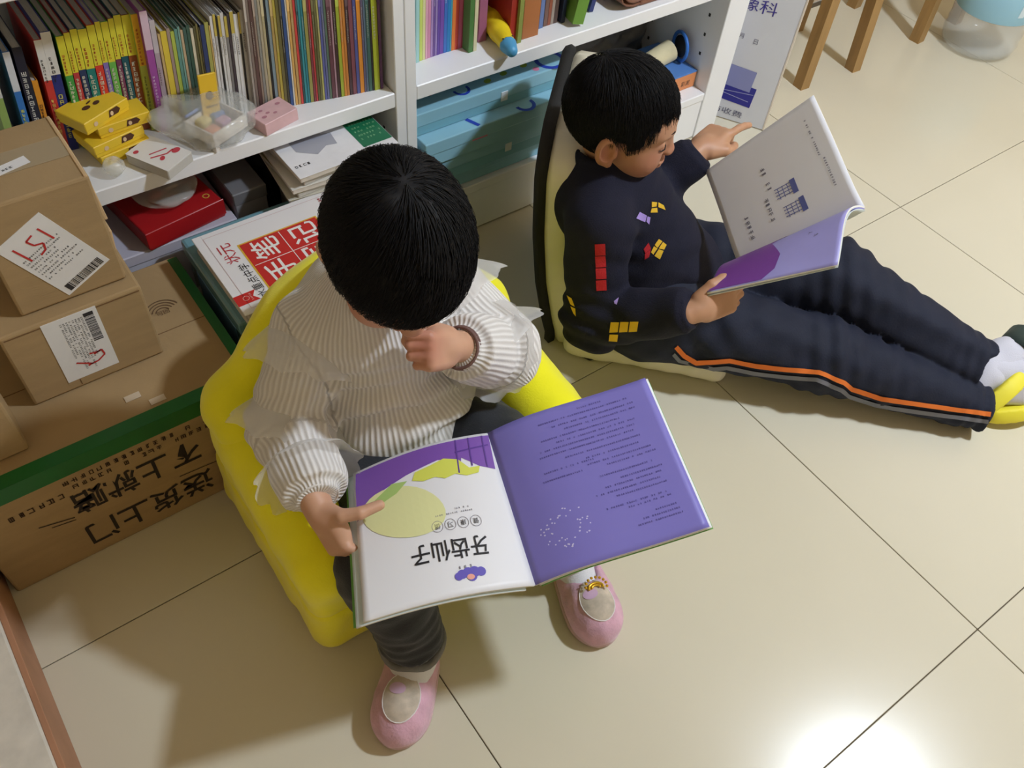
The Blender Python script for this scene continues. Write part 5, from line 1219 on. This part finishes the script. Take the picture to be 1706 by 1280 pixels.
# squares knitted into the sweater and stripes sewn on the trousers: outlines laid on the cloth along a line of sight
def bvh_of(o):
    V, F_ = o_mesh[o.name]; return BVHTree.FromPolygons([Vector(v) for v in V], F_.tolist())
def sight(px, py): return (CAM_R @ Vector(((px - 853) / FPX, -(py - 640) / FPX, -1))).normalized()
def on_cloth(bv, px, py, lift):
    h = bv.ray_cast(CAM_P, sight(px, py))
    return (h[0] + h[1] * lift) if h[0] is not None else None
def patch(bv, quad, m, parent, name='knit_square', lift=.0012, n=6):
    V = []; Fc = []; q = [Vector(p) for p in quad]
    for i in range(n):
        for j in range(n):
            u, v = i / (n - 1), j / (n - 1); p = q[0].lerp(q[1], u).lerp(q[3].lerp(q[2], u), v); h = on_cloth(bv, p.x, p.y, lift)
            if h is None: return None
            V.append(h)
    for i in range(n - 1):
        for j in range(n - 1): Fc.append([i * n + j, (i + 1) * n + j, (i + 1) * n + j + 1, i * n + j + 1])
    return meshobj(name, V, Fc, m, parent, True)
def stripe(bv, pts, wd, m, parent, name, lift=.0026):
    P = [on_cloth(bv, x, y, 0) for x, y in pts]; pp = []
    for (a, b) in zip(pts[:-1], pts[1:]):
        for k in range(8): pp.append((a[0] + (b[0] - a[0]) * k / 8, a[1] + (b[1] - a[1]) * k / 8))
    pp.append(pts[-1]); V = []; Fc = []
    for i, (x, y) in enumerate(pp):
        a = pp[max(i - 1, 0)]; b = pp[min(i + 1, len(pp) - 1)]; d = Vector((b[0] - a[0], b[1] - a[1])).normalized(); n = Vector((-d.y, d.x)) * wd / 2
        p, q = on_cloth(bv, x + n.x, y + n.y, lift), on_cloth(bv, x - n.x, y - n.y, lift)
        if p is None or q is None: continue
        if (p - q).length > .03: continue
        V += [p, q]
        if len(V) > 2: Fc.append([len(V) - 4, len(V) - 3, len(V) - 1, len(V) - 2])
    return meshobj(name, V, Fc, m, parent, True) if Fc else None
M_sqr = mat('knit_red', S(190, 36, 44), .9, bump=.5, bscale=400); M_sqy = mat('knit_yellow', S(232, 186, 50), .9, bump=.5, bscale=400); M_sqp = mat('knit_purple', S(176, 150, 220), .9, bump=.5, bscale=400)
bv = bvh_of(bsw)
for k in range(4): patch(bv, [(991 + k * .6, 407 + k * 20), (1008 + k * .6, 406 + k * 20), (1009 + k * .6, 425 + k * 19.5), (992 + k * .6, 426 + k * 19.5)], M_sqr, bsw)
for k in range(3): patch(bv, [(1018 + k * 16, 537 - k * .6), (1032 + k * 16, 537 - k * .6), (1029.5 + k * 16, 553 - k * .6), (1015.5 + k * 16, 554 - k * .6)], M_sqy, bsw)
patch(bv, [(1016, 557), (1030, 557), (1028, 569), (1014, 568)], M_sqy, bsw)
for a in ([(1085, 336), (1094, 337), (1093, 344), (1085, 345)], [(1096, 337), (1105, 342), (1108, 350), (1096, 345)], [(1085, 347), (1094, 346), (1095, 354), (1083, 354)],
          [(1097, 398), (1103, 402), (1095, 413), (1090, 408)], [(1104, 403), (1110, 408), (1106, 416), (1097, 414)], [(1089, 410), (1095, 414), (1088, 424), (1084, 420)], [(1097, 415), (1105, 418), (1099, 432), (1090, 426)],
          [(945, 492), (953, 497), (958, 511), (951, 507)], [(951, 510), (959, 514), (960, 527), (956, 522)]): patch(bv, a, M_sqy, bsw)
for a in ([(1065, 353), (1077, 359), (1074, 370), (1059, 364)], [(1078, 360), (1083, 362), (1081, 374), (1076, 369)], [(1023, 502), (1031, 496), (1028, 508), (1024, 506)]): patch(bv, a, M_sqp, bsw)
for a in ([(1072, 415), (1080, 404), (1084, 414), (1075, 422)], [(1074, 423), (1084, 415), (1081, 428), (1074, 432)]): patch(bv, a, M_sqr, bsw)
bv = bvh_of(btr)
so = [(1126, 577), (1140, 592), (1160, 604), (1190, 602), (1215, 600), (1260, 609), (1310, 615), (1365, 620), (1405, 637), (1420, 648), (1470, 664), (1550, 676), (1600, 683), (1622, 686), (1650, 690)]
stripe(bv, so, 7.5, mat('stripe_orange', S(238, 126, 52), .8), btr, 'orange_stripe')
stripe(bv, [(x - 4, y + 12) for x, y in so], 6.5, mat('stripe_grey', S(124, 124, 134), .8), btr, 'grey_stripe')

def lay(bv, poly, m, parent, name, lift=.0015, step=8):
    V, Fc = grid_poly(poly, step); W = [on_cloth(bv, x, y, lift) for x, y in V]
    if all(q is not None for q in W): return meshobj(name, W, Fc, m, parent, True)
seat_o = next(o for o in ch.children if o.name.startswith('seat_base'))
bv = bvh_of(seat_o); lay(bv, ellipse(553, 985, 26, 9, -28, 18), mat('grey_felt', S(196, 190, 160), .9), seat_o, 'felt_spot')
# ------------------------------------------------------------------ open picture books
M_paper = mat('paper_white', S(238, 237, 240), .45, var=.01, vscale=8)
M_edge = mat('page_edges', S(226, 222, 214), .8, var=.06, vscale=120, stretch=(1, 1, 30))
M_ink = mat('ink_black', S(36, 34, 38), .6); M_inkg = mat('ink_grey', S(120, 116, 128), .6)
def page_surf(O, X, Y, XY, wd, ht, bulge, sgn=1, pk=.4):
    """page with corners O (origin), X (along a), Y (along b), XY; bulge lifts the page along its normal; pk: where along a"""
    O, X, Y, XY = [Vector(p) for p in (O, X, Y, XY)]
    def pos(s_, t):
        p = O * (1 - s_) * (1 - t) + X * s_ * (1 - t) + Y * (1 - s_) * t + XY * s_ * t
        n = ((X - O) * (1 - t) + (XY - Y) * t).cross((Y - O) * (1 - s_) + (XY - X) * s_).normalized() * sgn
        q = s_ ** (math.log(.5) / math.log(pk)) if s_ > 0 else 0
        return p + n * bulge * math.sin(math.pi * min(max(q, 0), 1))
    def surf(a, b):
        s_, t = a / wd, b / ht; e = .01
        p = pos(s_, t); dx = pos(min(s_ + e, 1), t) - pos(max(s_ - e, 0), t); dy = pos(s_, min(t + e, 1)) - pos(s_, max(t - e, 0))
        return p, dx.cross(dy).normalized() * sgn
    return surf
def page_block(surf, wd, ht, th, m, parent, name, n=24, shrink=0.0):
    V = []; F = []; N = n + 1
    for lay in (0, 1):
        for i in range(N):
            for j in range(N):
                a = shrink + (wd - 2 * shrink) * i / n; b = shrink + (ht - 2 * shrink) * j / n; p, q = surf(a, b); V.append(p - q * th * lay)
    K = N * N
    for i in range(n):
        for j in range(n):
            a = i * N + j; F.append([a, a + N, a + N + 1, a + 1]); F.append([K + a, K + a + 1, K + a + N + 1, K + a + N])
    for i in range(n):
        for (a, b) in ((i * N, (i + 1) * N), (i * N + n, (i + 1) * N + n), (i, i + 1), (n * N + i, n * N + i + 1)): F.append([a, b, b + K, a + K])
    mi = [0] * (2 * n * n) + [1] * (4 * n)
    o = meshobj(name, V, F, m, parent, True, mi=mi)
    bm = bmesh.new(); bm.from_mesh(o.data); bmesh.ops.recalc_face_normals(bm, faces=bm.faces[:]); bm.to_mesh(o.data); bm.free()
    return o
PW, PH = .238, .236
TRc, BRc, SB, ST = (.393, .520, .411), (.316, .297, .387), (.101, .379, .323), (.177, .600, .345)
TLc, BLc = (-.010, .660, .318), (-.112, .448, .350)
gb = thing('picture_book', 'open picture book with a purple page on the lap of the child in white', 'book', (.12, .48, .30))
M_purple = mat('page_purple', S(130, 122, 200), .42, var=.02, vscale=6)
# left in the photograph: the title page; a runs from the spine outwards, b from the reader's side away
sL = page_surf(ST, TLc, SB, BLc, PW, PH, .016, 1, .45)
# right: the purple page; a runs from the outer edge to the spine
sR = page_surf(TRc, ST, BRc, SB, PW, PH, .010, 1, .72)
if sL(.1, .1)[1].z < 0: sL = page_surf(ST, TLc, SB, BLc, PW, PH, .016, -1, .45)
if sR(.1, .1)[1].z < 0: sR = page_surf(TRc, ST, BRc, SB, PW, PH, .010, -1, .72)
pl = page_block(sL, PW, PH, .004, [M_paper, M_edge], gb, 'title_page')
prp = page_block(sR, PW, PH, .003, [M_purple, M_edge], gb, 'purple_page')
low = lambda sf, d, dx: (lambda a, b: (sf(a, b)[0] - sf(a, b)[1] * d + Vector(dx), sf(a, b)[1]))
page_block(low(sL, .0045, (-.010, .002, -.002)), PW, PH, .003, [mat('page_teal', S(214, 228, 230), .5), M_edge], gb, 'lower_pages')
page_block(low(sR, .0035, (.004, -.001, -.001)), PW, PH, .0035, [M_paper, M_edge], gb, 'lower_pages')
page_block(low(sL, .0078, (-.012, .006, -.004)), PW, PH, .0012, [mat('cover_green', S(112, 176, 84), .45)] * 2, gb, 'cover')
page_block(low(sR, .0072, (.006, -.002, -.003)), PW, PH, .0012, [MATS['cover_green']] * 2, gb, 'cover')
# print on the title page
M_vio = mat('print_violet', S(128, 84, 176), .45); M_lime = mat('print_lime', S(222, 226, 96), .45); M_pale = mat('print_paleyellow', S(232, 232, 170), .45); M_leaf = mat('print_leaf', S(176, 206, 120), .45); M_ltv = mat('print_line', S(96, 60, 150), .45)
p = Print(sL, .0005)
p.poly([(.000, .004), (.24 * .97, .004), (.235, .03), (.236, .085), (.212, .075), (.195, .052), (.150, .040), (.095, .030), (.072, .034), (.064, .060), (.056, .034), (.03, .052), (.012, .058), (.006, .06)], .012).obj('print_bed', M_vio, pl)
p = Print(sL, .0008); p.poly(ellipse(.165, .095, .066, .040, -22), .012).obj('print_pillow', M_pale, pl)
p = Print(sL, .0009); p.poly([(.062, .036), (.085, .030), (.110, .036), (.135, .040), (.142, .052), (.125, .058), (.105, .056), (.090, .062), (.072, .058), (.055, .064), (.035, .062), (.030, .052), (.048, .052)], .012).obj('print_blanket', M_lime, pl)
p = Print(sL, .0009); p.poly([(.150, .050), (.175, .046), (.205, .062), (.222, .076), (.196, .072), (.170, .064)], .012).obj('print_leaf', M_leaf, pl)
p = Print(sL, .0011)
for (a0, b0, a1, b1) in ((.012, .004, .018, .055), (.036, .004, .042, .050), (.058, .004, .066, .058), (.006, .02, .064, .024)): p.line([(a0, b0), (a1, b1)], .0022)
p.obj('print_bed_rails', M_ltv, pl)
p = Print(sL, .0008); p.text('牙齿仙子', .052, .157, .030, -2, .112, bold=.011)
for k, t in enumerate('健康习惯'):
    p.text(t, .0568 + k * .0195, .1305 - k * .0006, .0085)
p.obj('title_lettering', M_ink, pl)
p = Print(sL, .0008)
for k in range(4): p.ring(.0610 + k * .0195, .1347 - k * .0006, .0082, .0007)
for k in range(2): p.fine(.062 + k * .004, .116 - k * .006, .118 - k * .028, .0032, .0024)
p.fine(.085, .196, .118, .008, .004)
p.obj('fine_print', M_inkg, pl)
p = Print(sL, .0008)
for (x, y, r) in ((.074, .208, .007), (.083, .207, .008), (.092, .207, .008), (.101, .208, .007), (.106, .210, .006), (.088, .213, .007)): p.poly(ellipse(x, y, r, r * .95, n=14), .01)
p.obj('print_logo_cloud', mat('print_blueviolet', S(104, 92, 190), .45), pl); 
p = Print(sL, .0010); p.poly(ellipse(.090, .2135, .0055, .004, n=12), .01).obj('print_logo_spot', mat('print_peach', S(236, 168, 150), .45), pl)
# print on the purple page
M_dpur = mat('ink_purple', S(84, 74, 144), .5)
p = Print(sR, .0005); rg = random.Random(3)
for (a0, b, a1) in ((.072, .012, .110), (.036, .020, .165), (.030, .029, .150), (.030, .037, .135), (.056, .046, .170), (.036, .054, .150), (.040, .062, .175), (.044, .070, .180), (.038, .080, .150), (.044, .090, .120), (.110, .094, .180), (.030, .100, .120), (.026, .108, .095), (.130, .106, .185), (.036, .122, .110),
                    (.026, .132, .085), (.030, .140, .110), (.034, .148, .125), (.028, .156, .100), (.034, .170, .120), (.030, .176, .090), (.028, .190, .060), (.026, .197, .075), (.024, .204, .085)):
    p.fine(a0, b, a1, .0030, .0024, rg)
p.obj('fine_print', M_dpur, prp)
p = Print(sR, .0005)
for k in range(46):
    an = rg.uniform(0, 6.28); rr = rg.uniform(.018, .036); p.poly(ellipse(.175 + rr * math.cos(an), .178 + rr * math.sin(an) * .8, .0009 + .0006 * rg.random(), .0011, n=8), .01)
p.obj('print_sparkles', mat('print_sparkle', S(214, 208, 240), .45), prp)

# the boy's book
qA, qB, qC, qD = (.850, .858, .369), (.951, .761, .553), (.887, .560, .482), (.782, .665, .300)
qE, qG = (.637, .628, .360), (.757, .499, .468)
bb = thing('picture_book', 'open picture book with a grey-white page held up by the boy', 'book', (.80, .68, .30))
BW, BHt = .218, .232
M_paperg = mat('paper_grey', S(240, 239, 243), .45, var=.01)
# upper page: reader's left; a runs from the outer edge (A-B) to the spine (D-C), b from the reader (A-D) away (B-C)
sU = page_surf(qA, qD, qB, qC, BW, BHt, .006, 1, .8); tst = sU(.1, .1)[1]
if tst.dot(Vector((-.84, .1, .54))) < 0: sU = page_surf(qA, qD, qB, qC, BW, BHt, .006, -1, .8)
sD = page_surf(qD, qE, qC, qG, BW, BHt, .030, 1, .4)
if sD(.1, .1)[1].dot(Vector((-.2, -.2, .9))) < 0: sD = page_surf(qD, qE, qC, qG, BW, BHt, .030, -1, .4)
pu = page_block(sU, BW, BHt, .0025, [M_paperg, M_edge], bb, 'text_page')
pd = page_block(sD, BW, BHt, .0035, [mat('page_lilac', S(162, 156, 216), .42, var=.05, vscale=12), M_edge], bb, 'lilac_page')
page_block(low(sU, .003, (.002, .002, -.002)), BW, BHt, .0012, [mat('cover_white', S(214, 220, 214), .4)] * 2, bb, 'cover'); page_block(low(sD, .004, (0, -.001, -.002)), BW, BHt, .0012, [MATS['cover_white']] * 2, bb, 'cover')
p = Print(sD, .0006); p.poly([(.004, .003), (.214, .003), (.214, .10), (.190, .12), (.150, .125), (.090, .10), (.055, .12), (.02, .105), (.004, .11)], .014).obj('print_violet_ground', mat('print_deepviolet', S(120, 62, 150), .45), pd)
p = Print(sD, .0008); p.text('人', .105, .170, .008).text('九', .120, .182, .008).obj('lettering', M_ink, pd)
p = Print(sU, .0006)
for (a, b, t, h, r_) in ((.062, .098, '我们三个', .0085, 0), (.118, .085, '真棒', .009, 0), (.128, .040, '可以自己', .0085, 0)): p.fine(a, b, a + .040, .0095, .0075)
p.fine(.030, .200, .100, .0040, .0034); p.fine(.108, .205, .165, .0048, .0036)
p.obj('fine_print', M_inkg, pu)
M_hc = mat('print_blue', S(96, 106, 168), .45)
for (a0, b0) in ((.112, .108), (.150, .112)):   # two printed high chairs seen from the side
    p = Print(sU, .0006)
    for k in range(4): p.line([(a0 + k * .006, b0), (a0 + .002 + k * .006, b0 + .030)], .0013)
    for k in range(3): p.line([(a0, b0 + .006 + k * .009), (a0 + .022, b0 + .006 + k * .009)], .0012)
    p.poly([(a0 - .002, b0 + .030), (a0 + .025, b0 + .030), (a0 + .025, b0 + .040), (a0 - .002, b0 + .040)], .02)
    p.obj('print_high_chair', M_hc, pu)
